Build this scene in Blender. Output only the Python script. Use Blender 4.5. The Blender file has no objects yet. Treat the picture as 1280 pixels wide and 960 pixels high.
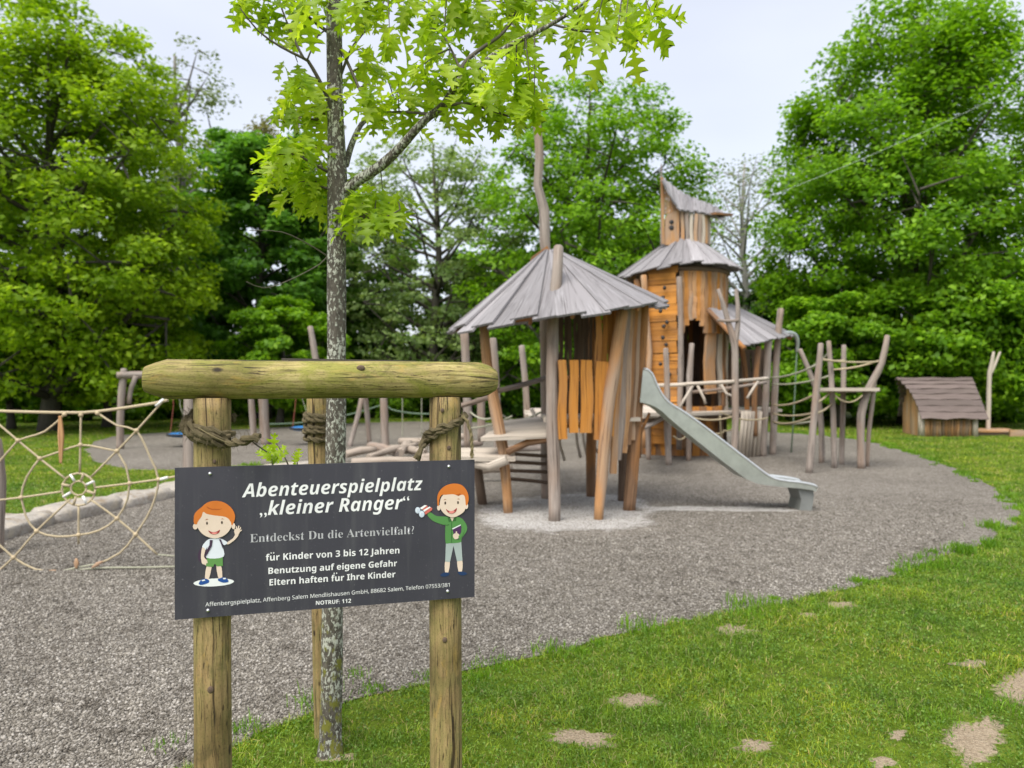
import bpy, math, random
import numpy as np
from mathutils import Vector, Matrix, noise as mnoise
from mathutils.geometry import tessellate_polygon

rnd = random.Random(7)
scene = bpy.context.scene
col = scene.collection
PI = math.pi

# ------------------------------------------------------------------ camera, sky, sun, exposure
F = 925.0          # focal length in pixels of a 1280 px wide picture
EYE = 1.6
cam_data = bpy.data.cameras.new('camera')
cam_data.sensor_width = 36.0
cam_data.lens = F / 1280 * 36.0
cam_data.clip_start = 0.05
cam_data.clip_end = 1500
cam_data.dof.use_dof = True
cam_data.dof.focus_distance = 2.25
cam_data.dof.aperture_fstop = cam_data.lens / 7.5
cam = bpy.data.objects.new('camera', cam_data)
cam.location = (0, 0, EYE)
cam.rotation_euler = (PI / 2, 0, 0)
col.objects.link(cam)
scene.camera = cam

SUN_EL, SUN_AZ = math.radians(58), math.radians(-150)      # azimuth measured from +Y towards +X
world = bpy.data.worlds.new('World')
scene.world = world
world.use_nodes = True
wn, wl = world.node_tree.nodes, world.node_tree.links
wn.clear()
sky = wn.new('ShaderNodeTexSky'); sky.sky_type = 'NISHITA'; sky.sun_disc = False
sky.sun_elevation = SUN_EL; sky.sun_rotation = SUN_AZ; sky.dust_density = 3.0
bg1 = wn.new('ShaderNodeBackground'); bg1.inputs[1].default_value = 0.05
wl.new(sky.outputs[0], bg1.inputs[0])
geo = wn.new('ShaderNodeTexCoord')
cn = wn.new('ShaderNodeTexNoise'); cn.inputs['Scale'].default_value = 1.6; cn.inputs['Detail'].default_value = 4
mp = wn.new('ShaderNodeMapping'); mp.inputs['Scale'].default_value = (1, 1, 2.6)
wl.new(geo.outputs['Generated'], mp.inputs[0]); wl.new(mp.outputs[0], cn.inputs[0])
cr = wn.new('ShaderNodeValToRGB')
cr.color_ramp.elements[0].position = .35; cr.color_ramp.elements[0].color = (.68, .69, .755, 1)
cr.color_ramp.elements[1].position = .7; cr.color_ramp.elements[1].color = (.83, .84, .885, 1)
wl.new(cn.outputs[0], cr.inputs[0])
bg2 = wn.new('ShaderNodeBackground'); bg2.inputs[1].default_value = 0.60
wl.new(cr.outputs[0], bg2.inputs[0])
addn = wn.new('ShaderNodeAddShader'); wout = wn.new('ShaderNodeOutputWorld')
wl.new(bg1.outputs[0], addn.inputs[0]); wl.new(bg2.outputs[0], addn.inputs[1]); wl.new(addn.outputs[0], wout.inputs[0])

sl = bpy.data.lights.new('sun', 'SUN'); sl.energy = 3.0; sl.angle = math.radians(50); sl.color = (1, .965, .9)
so = bpy.data.objects.new('sun', sl); col.objects.link(so)
sd = Vector((math.sin(SUN_AZ) * math.cos(SUN_EL), math.cos(SUN_AZ) * math.cos(SUN_EL), math.sin(SUN_EL)))
so.rotation_euler = sd.to_track_quat('Z', 'Y').to_euler()
so.location = (0, 0, 30)

vs = scene.view_settings
vs.view_transform = 'Standard'; vs.look = 'None'; vs.gamma = 1; vs.use_curve_mapping = False
vs.exposure = 0.63
scene.render.engine = 'CYCLES'
scene.cycles.use_denoising = True
scene.cycles.max_bounces = 6; scene.cycles.diffuse_bounces = 3; scene.cycles.transmission_bounces = 4

# ------------------------------------------------------------------ pixel helpers (photo 1280x960 -> metres at a chosen distance)
def P(u, v, Y): return Vector(((u - 640) / F * Y, Y, EYE - (v - 480) / F * Y))
def G(u, v):
    Y = F * EYE / (v - 480)
    return Vector(((u - 640) / F * Y, Y, 0))
def px(n, Y): return n / F * Y

# ------------------------------------------------------------------ materials
def new_mat(name):
    m = bpy.data.materials.new(name); m.use_nodes = True
    nt = m.node_tree; nt.nodes.clear()
    out = nt.nodes.new('ShaderNodeOutputMaterial')
    b = nt.nodes.new('ShaderNodeBsdfPrincipled'); nt.links.new(b.outputs[0], out.inputs[0])
    return m, nt, b, out
def N(nt, typ, **kw):
    n = nt.nodes.new(typ)
    for k, v in kw.items():
        if k in n.inputs: n.inputs[k].default_value = v
        else: setattr(n, k, v)
    return n
def ramp(nt, src, stops):
    r = nt.nodes.new('ShaderNodeValToRGB')
    while len(r.color_ramp.elements) < len(stops): r.color_ramp.elements.new(.5)
    for e, (p, c) in zip(r.color_ramp.elements, stops):
        e.position = p; e.color = (*c, 1)
    nt.links.new(src, r.inputs[0]); return r.outputs[0]
def mixc(nt, a, b, f, mode='MIX'):
    m = nt.nodes.new('ShaderNodeMix'); m.data_type = 'RGBA'; m.blend_type = mode
    for s, v in ((0, f), (6, a), (7, b)):
        if isinstance(v, (int, float)): m.inputs[s].default_value = v
        elif isinstance(v, tuple): m.inputs[s].default_value = (*v, 1)
        else: nt.links.new(v, m.inputs[s])
    return m.outputs[2]
def noise(nt, vec, scale, detail=3, rough=.6, dist=0):
    n = N(nt, 'ShaderNodeTexNoise', Scale=scale, Detail=detail, Roughness=rough, Distortion=dist)
    if vec is not None: nt.links.new(vec, n.inputs[0])
    return n.outputs[0]
def mapping(nt, vec, scale, rot=(0, 0, 0)):
    m = N(nt, 'ShaderNodeMapping'); m.inputs['Scale'].default_value = scale; m.inputs['Rotation'].default_value = rot
    nt.links.new(vec, m.inputs[0]); return m.outputs[0]
def bump(nt, b, h, s=.4, d=.01):
    n = N(nt, 'ShaderNodeBump', Strength=s, Distance=d)
    nt.links.new(h, n.inputs['Height']); nt.links.new(n.outputs[0], b.inputs['Normal'])
def mathn(nt, op, a, b=None):
    m = nt.nodes.new('ShaderNodeMath'); m.operation = op
    for i, v in enumerate((a, b)):
        if v is None: continue
        if isinstance(v, (int, float)): m.inputs[i].default_value = v
        else: nt.links.new(v, m.inputs[i])
    return m.outputs[0]

def wood(name, c0, c1, c2=None, tint=None, tintamt=.5, grain=45, vary=.35, bs=.35):
    """weathered wood; UV: u across the grain, v along it, in metres"""
    m, nt, b, o = new_mat(name)
    uv = N(nt, 'ShaderNodeUVMap').outputs[0]
    g = noise(nt, mapping(nt, uv, (grain, 2.2, 1)), 1.0, 5, .65, .6)
    big = noise(nt, mapping(nt, uv, (5, 1.3, 1)), 1.0, 3, .6, .3)
    c = ramp(nt, g, [(.3, c0), (.68, c1)])
    if c2: c = mixc(nt, c, c2, ramp(nt, big, [(.42, (0, 0, 0)), (.62, (1, 1, 1))]))
    if tint:
        t = noise(nt, mapping(nt, uv, (3.2, .8, 1)), 1.0, 3, .5, .2)
        c = mixc(nt, c, tint, mathn(nt, 'MULTIPLY', ramp(nt, t, [(.45, (0, 0, 0)), (.6, (1, 1, 1))]), tintamt))
    cracks = noise(nt, mapping(nt, uv, (70, 1.1, 1)), 1.0, 2, .5, .4)
    ck = ramp(nt, cracks, [(.33, (.35, .33, .32)), (.41, (1, 1, 1))])
    c = mixc(nt, c, ck, 1.0, 'MULTIPLY')
    gi = N(nt, 'ShaderNodeNewGeometry').outputs['Random Per Island']
    lo, hi = 1 - vary, 1 + vary * .55
    c = mixc(nt, c, ramp(nt, gi, [(0, (lo, lo, lo)), (1, (hi, hi, hi))]), 1.0, 'MULTIPLY')
    nt.links.new(c, b.inputs['Base Color']); b.inputs['Roughness'].default_value = .85
    bump(nt, b, mathn(nt, 'ADD', g, cracks), bs, .006)
    return m

def leafmat(name, ca, cb, cc, trans=.42, rough=.5, big=.25):
    m, nt, b, o = new_mat(name)
    gi = N(nt, 'ShaderNodeNewGeometry').outputs['Random Per Island']
    c = ramp(nt, gi, [(0, ca), (.5, cb), (1, cc)])
    tc = N(nt, 'ShaderNodeTexCoord').outputs['Object']
    n = noise(nt, tc, big, 2)
    c = mixc(nt, c, ramp(nt, n, [(.35, (.72, .78, .7)), (.65, (1.18, 1.12, 1.05))]), 1.0, 'MULTIPLY')
    nt.links.new(c, b.inputs['Base Color']); b.inputs['Roughness'].default_value = rough
    b.inputs['Specular IOR Level'].default_value = .3
    t = N(nt, 'ShaderNodeBsdfTranslucent')
    nt.links.new(mixc(nt, c, (1.15, 1.15, .6), 1.0, 'MULTIPLY'), t.inputs[0])
    mx = N(nt, 'ShaderNodeMixShader'); mx.inputs[0].default_value = trans
    nt.links.new(b.outputs[0], mx.inputs[1]); nt.links.new(t.outputs[0], mx.inputs[2])
    nt.links.new(mx.outputs[0], o.inputs[0])
    return m

def flat(name, c, rough=.6, metal=0, spec=.5):
    m, nt, b, o = new_mat(name)
    tc = N(nt, 'ShaderNodeTexCoord').outputs['Object']
    n = noise(nt, tc, 9, 4)
    k = ramp(nt, n, [(.3, tuple(x * .88 for x in c)), (.7, tuple(min(1, x * 1.08) for x in c))])
    nt.links.new(k, b.inputs['Base Color'])
    b.inputs['Roughness'].default_value = rough; b.inputs['Metallic'].default_value = metal
    b.inputs['Specular IOR Level'].default_value = spec
    return m

M = {}
M['grey_wood'] = wood('grey_wood', (.135, .11, .09), (.41, .35, .305), (.30, .25, .212), (.27, .165, .10), .4, bs=.6)
M['pale_wood'] = wood('pale_wood', (.36, .31, .25), (.60, .53, .44), (.50, .43, .35), vary=.25)
M['drift_wood'] = wood('drift_wood', (.23, .185, .145), (.46, .385, .31), (.35, .29, .235), vary=.4, grain=30)
M['brown_wood'] = wood('brown_wood', (.11, .055, .028), (.30, .175, .095), (.20, .11, .055), (.44, .19, .05), .75)
M['dark_wood'] = wood('dark_wood', (.07, .045, .03), (.19, .125, .085), (.13, .09, .06), vary=.4)
M['orange_wood'] = wood('orange_wood', (.36, .135, .022), (.64, .29, .055), (.52, .21, .03), (.36, .18, .07), .5)
M['tan_wood'] = wood('tan_wood', (.28, .13, .05), (.58, .35, .17), (.46, .23, .09), (.34, .27, .21), .65)
M['roof_plank'] = wood('roof_plank', (.165, .155, .158), (.36, .345, .355), (.27, .255, .262), vary=.36, grain=34)
M['shingle'] = wood('shingle', (.10, .075, .066), (.215, .165, .15), (.155, .12, .105), vary=.35)
M['bark'] = wood('bark', (.035, .03, .024), (.12, .105, .085), (.08, .07, .055), vary=.2, grain=20)
M['bark_grey'] = wood('bark_grey', (.22, .21, .20), (.40, .385, .37), (.30, .29, .28), vary=.2, grain=20)
M['bark_pale'] = wood('bark_pale', (.10, .09, .08), (.24, .22, .20), (.16, .15, .14), vary=.2, grain=20)

def log_mat(name, ca, cb, green, gamt):
    """near, pressure-treated round timber with algae, cracks and knots"""
    m, nt, b, o = new_mat(name)
    uv = N(nt, 'ShaderNodeUVMap').outputs[0]
    w = N(nt, 'ShaderNodeTexNoise', Scale=1.0, Detail=2); nt.links.new(mapping(nt, uv, (9, 3, 1)), w.inputs[0])
    warp = mixc(nt, uv, w.outputs[1], .035)
    g = noise(nt, mapping(nt, warp, (120, 5, 1)), 1.0, 6, .7, .5)
    rings = N(nt, 'ShaderNodeTexWave', Scale=1.0, Distortion=5.0, Detail=3); rings.bands_direction = 'X'
    nt.links.new(mapping(nt, warp, (14, 1.2, 1)), rings.inputs[0])
    c = ramp(nt, g, [(.28, ca), (.7, cb)])
    c = mixc(nt, c, tuple(x * .55 for x in ca), mathn(nt, 'MULTIPLY', ramp(nt, rings.outputs[1], [(.0, (1, 1, 1)), (.35, (0, 0, 0))]), .55))
    al = noise(nt, mapping(nt, uv, (16, 7, 1)), 1.0, 6, .72, .8)
    c = mixc(nt, c, green, mathn(nt, 'MULTIPLY', ramp(nt, al, [(.42, (0, 0, 0)), (.58, (1, 1, 1))]), gamt))
    a2 = noise(nt, mapping(nt, uv, (11, 5, 1), (0, 0, .7)), 1.0, 5, .7, 1.5)
    c = mixc(nt, c, tuple(x * .42 for x in green), mathn(nt, 'MULTIPLY', ramp(nt, a2, [(.55, (0, 0, 0)), (.68, (1, 1, 1))]), gamt * .8))
    fc = noise(nt, mapping(nt, warp, (150, 9, 1), (0, 0, .12)), 1.0, 3, .6, 1.4)
    c = mixc(nt, c, ramp(nt, fc, [(.35, (.18, .15, .10)), (.42, (1, 1, 1))]), 1.0, 'MULTIPLY')
    ub = noise(nt, mapping(nt, uv, (3.2, 2.4, 1), (0, 0, .2)), 1.0, 4, .6, .6)
    c = mixc(nt, c, ramp(nt, ub, [(.32, (.55, .52, .42)), (.6, (1.1, 1.1, 1.05))]), 1.0, 'MULTIPLY')
    ye = noise(nt, mapping(nt, uv, (24, 9, 1), (0, 0, .4)), 1.0, 4, .6, 1.2)
    c = mixc(nt, c, (.40, .26, .06), mathn(nt, 'MULTIPLY', ramp(nt, ye, [(.58, (0, 0, 0)), (.7, (1, 1, 1))]), .5))
    dk = noise(nt, mapping(nt, warp, (46, 1.7, 1)), 1.0, 3, .55, .9)
    ck = ramp(nt, dk, [(.325, (.16, .13, .09)), (.385, (1, 1, 1))])
    c = mixc(nt, c, ck, 1.0, 'MULTIPLY')
    vo = N(nt, 'ShaderNodeTexVoronoi', Scale=1.0); nt.links.new(mapping(nt, uv, (7, 4.2, 1)), vo.inputs[0])
    kn = ramp(nt, vo.outputs['Distance'], [(.055, (.14, .10, .06)), (.085, (1, 1, 1))])
    c = mixc(nt, c, kn, 1.0, 'MULTIPLY')
    sp = noise(nt, mapping(nt, uv, (240, 160, 1)), 1.0, 2)
    c = mixc(nt, c, ramp(nt, sp, [(.33, (.55, .55, .5)), (.45, (1, 1, 1))]), .7, 'MULTIPLY')
    nt.links.new(c, b.inputs['Base Color']); b.inputs['Roughness'].default_value = .8
    h = mathn(nt, 'ADD', mathn(nt, 'MULTIPLY', g, .5), mathn(nt, 'MULTIPLY', ck, .8))
    bump(nt, b, h, .55, .004)
    return m
M['beam'] = log_mat('mossy_beam', (.27, .205, .07), (.50, .42, .185), (.23, .23, .035), .85)
M['stake'] = log_mat('treated_stake', (.25, .165, .07), (.43, .31, .15), (.21, .19, .06), .62)

def oak_bark():
    m, nt, b, o = new_mat('lichen_bark')
    tc = N(nt, 'ShaderNodeTexCoord').outputs['Object']
    v = mapping(nt, tc, (1, 1, .55))
    n1 = noise(nt, v, 60, 5, .7)
    c = ramp(nt, n1, [(.3, (.035, .029, .022)), (.7, (.135, .118, .092))])
    li = noise(nt, v, 85, 5, .68, .4); li2 = noise(nt, tc, 7, 3)
    f = ramp(nt, mathn(nt, 'ADD', li, mathn(nt, 'MULTIPLY', li2, .35)), [(.70, (0, 0, 0)), (.745, (1, 1, 1))])
    c = mixc(nt, c, (.42, .43, .36), f)
    mo = noise(nt, v, 26, 4, .65); 
    sep = N(nt, 'ShaderNodeSeparateXYZ'); nt.links.new(tc, sep.inputs[0])
    hz = N(nt, 'ShaderNodeMapRange'); nt.links.new(sep.outputs[2], hz.inputs[0])
    hz.inputs[1].default_value = .1; hz.inputs[2].default_value = 1.7; hz.inputs[3].default_value = .085; hz.inputs[4].default_value = -.15
    f2 = ramp(nt, mathn(nt, 'ADD', mo, hz.outputs[0]), [(.58, (0, 0, 0)), (.66, (1, 1, 1))])
    c = mixc(nt, c, (.155, .155, .02), f2)
    nt.links.new(c, b.inputs['Base Color']); b.inputs['Roughness'].default_value = .9
    bump(nt, b, mathn(nt, 'ADD', n1, li), .7, .006)
    return m
M['oak_bark'] = oak_bark()
M['oak_twig'] = wood('oak_twig', (.05, .043, .033), (.15, .13, .10), (.10, .09, .06), vary=.1)
M['oak_leaf'] = leafmat('oak_leaf', (0.28, 0.44, 0.016), (0.38, 0.55, 0.028), (0.49, 0.63, 0.055), .6, .36, 3)

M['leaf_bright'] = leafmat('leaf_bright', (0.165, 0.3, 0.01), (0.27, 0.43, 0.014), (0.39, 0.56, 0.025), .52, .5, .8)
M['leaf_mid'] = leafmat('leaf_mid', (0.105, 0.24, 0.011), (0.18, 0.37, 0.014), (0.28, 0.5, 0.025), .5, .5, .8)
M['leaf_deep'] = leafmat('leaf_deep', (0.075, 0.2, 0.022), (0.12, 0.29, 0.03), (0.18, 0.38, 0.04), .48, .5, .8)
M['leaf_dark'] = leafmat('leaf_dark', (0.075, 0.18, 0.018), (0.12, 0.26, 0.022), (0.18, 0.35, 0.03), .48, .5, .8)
M['leaf_pale'] = leafmat('leaf_pale', (0.132, 0.180, 0.072), (0.192, 0.252, 0.102), (0.264, 0.336, 0.144))
M['leaf_bud'] = leafmat('leaf_bud', (.15, .14, .06), (.22, .22, .10), (.26, .28, .14))
M['larch'] = leafmat('larch', (0.17, 0.27, 0.08), (0.24, 0.35, 0.12), (0.32, 0.43, 0.17), .48, .5, .8)
M['shrub'] = leafmat('shrub', (0.105, 0.232, 0.014), (0.158, 0.326, 0.018), (0.245, 0.434, 0.026))
M['blossom'] = leafmat('blossom', (.22, .27, .17), (.30, .34, .24), (.40, .42, .33))
def grass_mat():
    m, nt, b, o = new_mat('grass_blade')
    gi = N(nt, 'ShaderNodeNewGeometry').outputs['Random Per Island']
    tc = N(nt, 'ShaderNodeTexCoord').outputs['Object']
    c = ramp(nt, gi, [(0, (.11, .20, .013)), (.45, (.20, .33, .020)), (.86, (.33, .45, .045)), (.93, (.50, .42, .20))])
    n = noise(nt, tc, 1.1, 4, .6)
    c = mixc(nt, c, ramp(nt, n, [(.32, (.50, .70, .6)), (.5, (1, 1, 1)), (.68, (1.45, 1.2, 1.0))]), 1.0, 'MULTIPLY')
    n2 = noise(nt, tc, 9, 3, .6)
    c = mixc(nt, c, ramp(nt, n2, [(.3, (.5, .6, .55)), (.7, (1.3, 1.22, 1.1))]), 1.0, 'MULTIPLY')
    nt.links.new(c, b.inputs['Base Color']); b.inputs['Roughness'].default_value = .5; b.inputs['Specular IOR Level'].default_value = .3
    t = N(nt, 'ShaderNodeBsdfTranslucent'); nt.links.new(c, t.inputs[0])
    mx = N(nt, 'ShaderNodeMixShader'); mx.inputs[0].default_value = .35
    nt.links.new(b.outputs[0], mx.inputs[1]); nt.links.new(t.outputs[0], mx.inputs[2]); nt.links.new(mx.outputs[0], o.inputs[0])
    return m
M['grass'] = grass_mat()
M['clover'] = leafmat('clover', (.07, .16, .02), (.13, .25, .03), (.22, .33, .07), .3, .5, 5)

def ground_mat():
    m, nt, b, o = new_mat('lawn')
    tc = N(nt, 'ShaderNodeTexCoord').outputs['Object']
    n1 = noise(nt, tc, .35, 4); n2 = noise(nt, tc, 7, 5, .7); n3 = noise(nt, tc, 60, 3, .7)
    c = ramp(nt, n2, [(.3, (.058, .10, .010)), (.55, (.12, .185, .016)), (.75, (.20, .25, .045))])
    c = mixc(nt, c, ramp(nt, n1, [(.35, (.75, .8, .7)), (.65, (1.2, 1.12, 1.1))]), 1.0, 'MULTIPLY')
    c = mixc(nt, c, ramp(nt, n3, [(.3, (.5, .5, .5)), (.7, (1.3, 1.3, 1.3))]), .8, 'MULTIPLY')
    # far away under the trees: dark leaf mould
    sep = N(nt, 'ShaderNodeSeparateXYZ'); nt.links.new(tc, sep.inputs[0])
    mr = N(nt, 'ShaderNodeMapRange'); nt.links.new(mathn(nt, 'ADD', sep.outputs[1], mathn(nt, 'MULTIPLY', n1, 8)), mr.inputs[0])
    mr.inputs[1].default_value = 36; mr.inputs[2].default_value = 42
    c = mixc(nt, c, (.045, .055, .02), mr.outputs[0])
    at = N(nt, 'ShaderNodeAttribute', attribute_name='wear')
    ns = noise(nt, tc, 16, 5, .7); nf = noise(nt, tc, 90, 4, .7)
    so_ = ramp(nt, nf, [(.3, (.20, .15, .095)), (.7, (.45, .365, .26))])
    th = noise(nt, tc, 2.6, 4, .6)
    c = mixc(nt, c, (.20, .185, .07), mathn(nt, 'MULTIPLY', ramp(nt, th, [(.55, (0, 0, 0)), (.70, (1, 1, 1))]), .4))
    wsum = mathn(nt, 'ADD', at.outputs['Fac'], mathn(nt, 'MULTIPLY', mathn(nt, 'SUBTRACT', ns, .5), 1.7))
    c = mixc(nt, c, so_, ramp(nt, wsum, [(.36, (0, 0, 0)), (.62, (1, 1, 1))]))
    nt.links.new(c, b.inputs['Base Color']); b.inputs['Roughness'].default_value = .95
    b.inputs['Specular IOR Level'].default_value = .1
    bump(nt, b, mathn(nt, 'ADD', n3, n2), .8, .03)
    return m
M['lawn'] = ground_mat()

def gravel_mat(name, stops, sc=75, pale=((0, (.40, .39, .37)), (.5, (.50, .49, .47)), (1, (.62, .61, .59)))):
    m, nt, b, o = new_mat(name)
    tc = N(nt, 'ShaderNodeTexCoord').outputs['Object']
    vo = N(nt, 'ShaderNodeTexVoronoi', Scale=sc, Randomness=1.0); nt.links.new(tc, vo.inputs[0])
    v2 = N(nt, 'ShaderNodeTexVoronoi', Scale=sc * .42, Randomness=1.0); nt.links.new(tc, v2.inputs[0])
    sx = N(nt, 'ShaderNodeSeparateColor'); nt.links.new(vo.outputs['Color'], sx.inputs[0])
    sx2 = N(nt, 'ShaderNodeSeparateColor'); nt.links.new(v2.outputs['Color'], sx2.inputs[0])
    c = ramp(nt, sx.outputs[0], stops)
    c2 = ramp(nt, sx2.outputs[0], stops)
    c = mixc(nt, c, c2, .35)
    at = N(nt, 'ShaderNodeAttribute', attribute_name='wear')
    ws = mathn(nt, 'ADD', at.outputs['Fac'], mathn(nt, 'MULTIPLY', mathn(nt, 'SUBTRACT', noise(nt, tc, 9, 5, .7), .5), 1.0))
    c = mixc(nt, c, ramp(nt, sx.outputs[0], pale), ramp(nt, ws, [(.34, (0, 0, 0)), (.62, (1, 1, 1))]))
    gap = ramp(nt, vo.outputs['Distance'], [(.35, (1, 1, 1)), (.8, (.42, .40, .38))])
    c = mixc(nt, c, gap, 1.0, 'MULTIPLY')
    n1 = noise(nt, tc, .55, 4); n4 = noise(nt, tc, 4.5, 3)
    c = mixc(nt, c, ramp(nt, n1, [(.3, (.84, .83, .82)), (.7, (1.12, 1.12, 1.12))]), 1.0, 'MULTIPLY')
    c = mixc(nt, c, ramp(nt, n4, [(.3, (.86, .85, .84)), (.7, (1.1, 1.1, 1.1))]), 1.0, 'MULTIPLY')
    nt.links.new(c, b.inputs['Base Color']); b.inputs['Roughness'].default_value = .95
    b.inputs['Specular IOR Level'].default_value = .15
    bump(nt, b, mathn(nt, 'ADD', mathn(nt, 'MULTIPLY', vo.outputs['Distance'], -1), mathn(nt, 'MULTIPLY', n4, 1.2)), .7, .012)
    return m
GST = [(0, (.090, .080, .067)), (.4, (.172, .156, .132)), (.75, (.258, .238, .207)), (1, (.40, .375, .34))]
M['gravel'] = gravel_mat('gravel_bed', [(p, tuple(x * 1.14 for x in c)) for p, c in GST])
def pebble_mat():
    m, nt, b, o = new_mat('pebbles')
    gi = N(nt, 'ShaderNodeNewGeometry').outputs['Random Per Island']
    c = ramp(nt, gi, GST)
    tc = N(nt, 'ShaderNodeTexCoord').outputs['Object']
    n5 = noise(nt, tc, 5.5, 4, .65); n0 = noise(nt, tc, .6, 3)
    c = mixc(nt, c, ramp(nt, n5, [(.30, (.50, .48, .45)), (.45, (1, 1, 1)), (.7, (1.2, 1.2, 1.18))]), 1.0, 'MULTIPLY')  # shade of footprints and hollows, put into the stone colour; the bed stays flat
    c = mixc(nt, c, ramp(nt, n0, [(.3, (.86, .85, .83)), (.7, (1.1, 1.1, 1.1))]), 1.0, 'MULTIPLY')
    nt.links.new(c, b.inputs['Base Color']); b.inputs['Roughness'].default_value = .9
    b.inputs['Specular IOR Level'].default_value = .2
    return m
M['pebble'] = pebble_mat()
def soil_mat():
    m, nt, b, o = new_mat('bare_soil')
    tc = N(nt, 'ShaderNodeTexCoord').outputs['Object']
    n1 = noise(nt, tc, 40, 5, .7); n2 = noise(nt, tc, 6, 3)
    c = ramp(nt, n1, [(.3, (.17, .125, .075)), (.7, (.36, .285, .19))])
    c = mixc(nt, c, ramp(nt, n2, [(.3, (.8, .8, .8)), (.7, (1.15, 1.15, 1.1))]), 1.0, 'MULTIPLY')
    nt.links.new(c, b.inputs['Base Color']); b.inputs['Roughness'].default_value = .95
    bump(nt, b, n1, .6, .01)
    return m
M['soil'] = soil_mat()
def stone_mat():
    m, nt, b, o = new_mat('boulder_stone')
    tc = N(nt, 'ShaderNodeTexCoord').outputs['Object']
    n1 = noise(nt, tc, 5, 5, .65); n2 = noise(nt, tc, 40, 4, .7)
    c = ramp(nt, n1, [(.3, (.24, .185, .12)), (.5, (.36, .33, .29)), (.7, (.45, .39, .30))])
    c = mixc(nt, c, ramp(nt, n2, [(.3, (.75, .75, .75)), (.6, (1.05, 1.05, 1.05))]), 1.0, 'MULTIPLY')
    nt.links.new(c, b.inputs['Base Color']); b.inputs['Roughness'].default_value = .9
    bump(nt, b, mathn(nt, 'ADD', n1, n2), .5, .02)
    return m
M['stone'] = stone_mat()
def rope_mat(name, ca, cb, scale=220):
    m, nt, b, o = new_mat(name)
    uv = N(nt, 'ShaderNodeUVMap').outputs[0]
    w = N(nt, 'ShaderNodeTexWave', Scale=1.0, Distortion=1.0); w.bands_direction = 'DIAGONAL'
    nt.links.new(mapping(nt, uv, (scale, scale * .6, 1)), w.inputs[0])
    n = noise(nt, mapping(nt, uv, (120, 30, 1)), 1.0, 4)
    c = ramp(nt, mathn(nt, 'ADD', mathn(nt, 'MULTIPLY', w.outputs[1], .5), mathn(nt, 'MULTIPLY', n, .6)), [(.25, ca), (.8, cb)])
    nt.links.new(c, b.inputs['Base Color']); b.inputs['Roughness'].default_value = .9
    bump(nt, b, w.outputs[1], .6, .004)
    return m
M['coir'] = rope_mat('coir_rope', (.06, .048, .022), (.19, .15, .075))
M['coir_pale'] = rope_mat('frayed_coir', (.17, .13, .06), (.33, .27, .14))
M['net_rope'] = rope_mat('net_rope', (.36, .29, .17), (.58, .49, .33), 60)
M['grey_rope'] = rope_mat('grey_rope', (.27, .27, .19), (.45, .45, .34), 60)
M['green_rope'] = rope_mat('green_rope', (.10, .16, .10), (.2, .28, .19), 60)
M['red_rope'] = rope_mat('red_rope', (.25, .06, .04), (.4, .12, .08), 60)
M['white_tape'] = flat('white_tape', (.75, .75, .72), .6)
M['node_ferrule'] = flat('node_ferrule', (.45, .36, .22), .6)
M['node_tan'] = flat('wood_bead', (.62, .42, .25), .7)
M['steel'] = flat('slide_steel', (.60, .61, .59), .32, .8)
M['steel_dark'] = flat('slide_foot', (.24, .25, .235), .5, .3)
M['steel_rim'] = flat('slide_rim', (.68, .70, .70), .3, .7)
M['screw'] = flat('screw_steel', (.7, .7, .72), .3, .8)
M['blue'] = flat('blue_plastic', (.02, .16, .42), .45)
M['black'] = flat('black_rubber', (.012, .012, .014), .7)
M['pipe'] = flat('grey_pipe', (.42, .46, .44), .4, .6)
M['hold'] = flat('climbing_hold', (.02, .018, .02), .6)
M['car_paint'] = flat('car_paint', (.55, .57, .6), .25, .3)
M['car_glass'] = flat('car_glass', (.35, .42, .5), .1)
M['concrete'] = flat('pale_concrete', (.62, .6, .58), .9)

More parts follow.
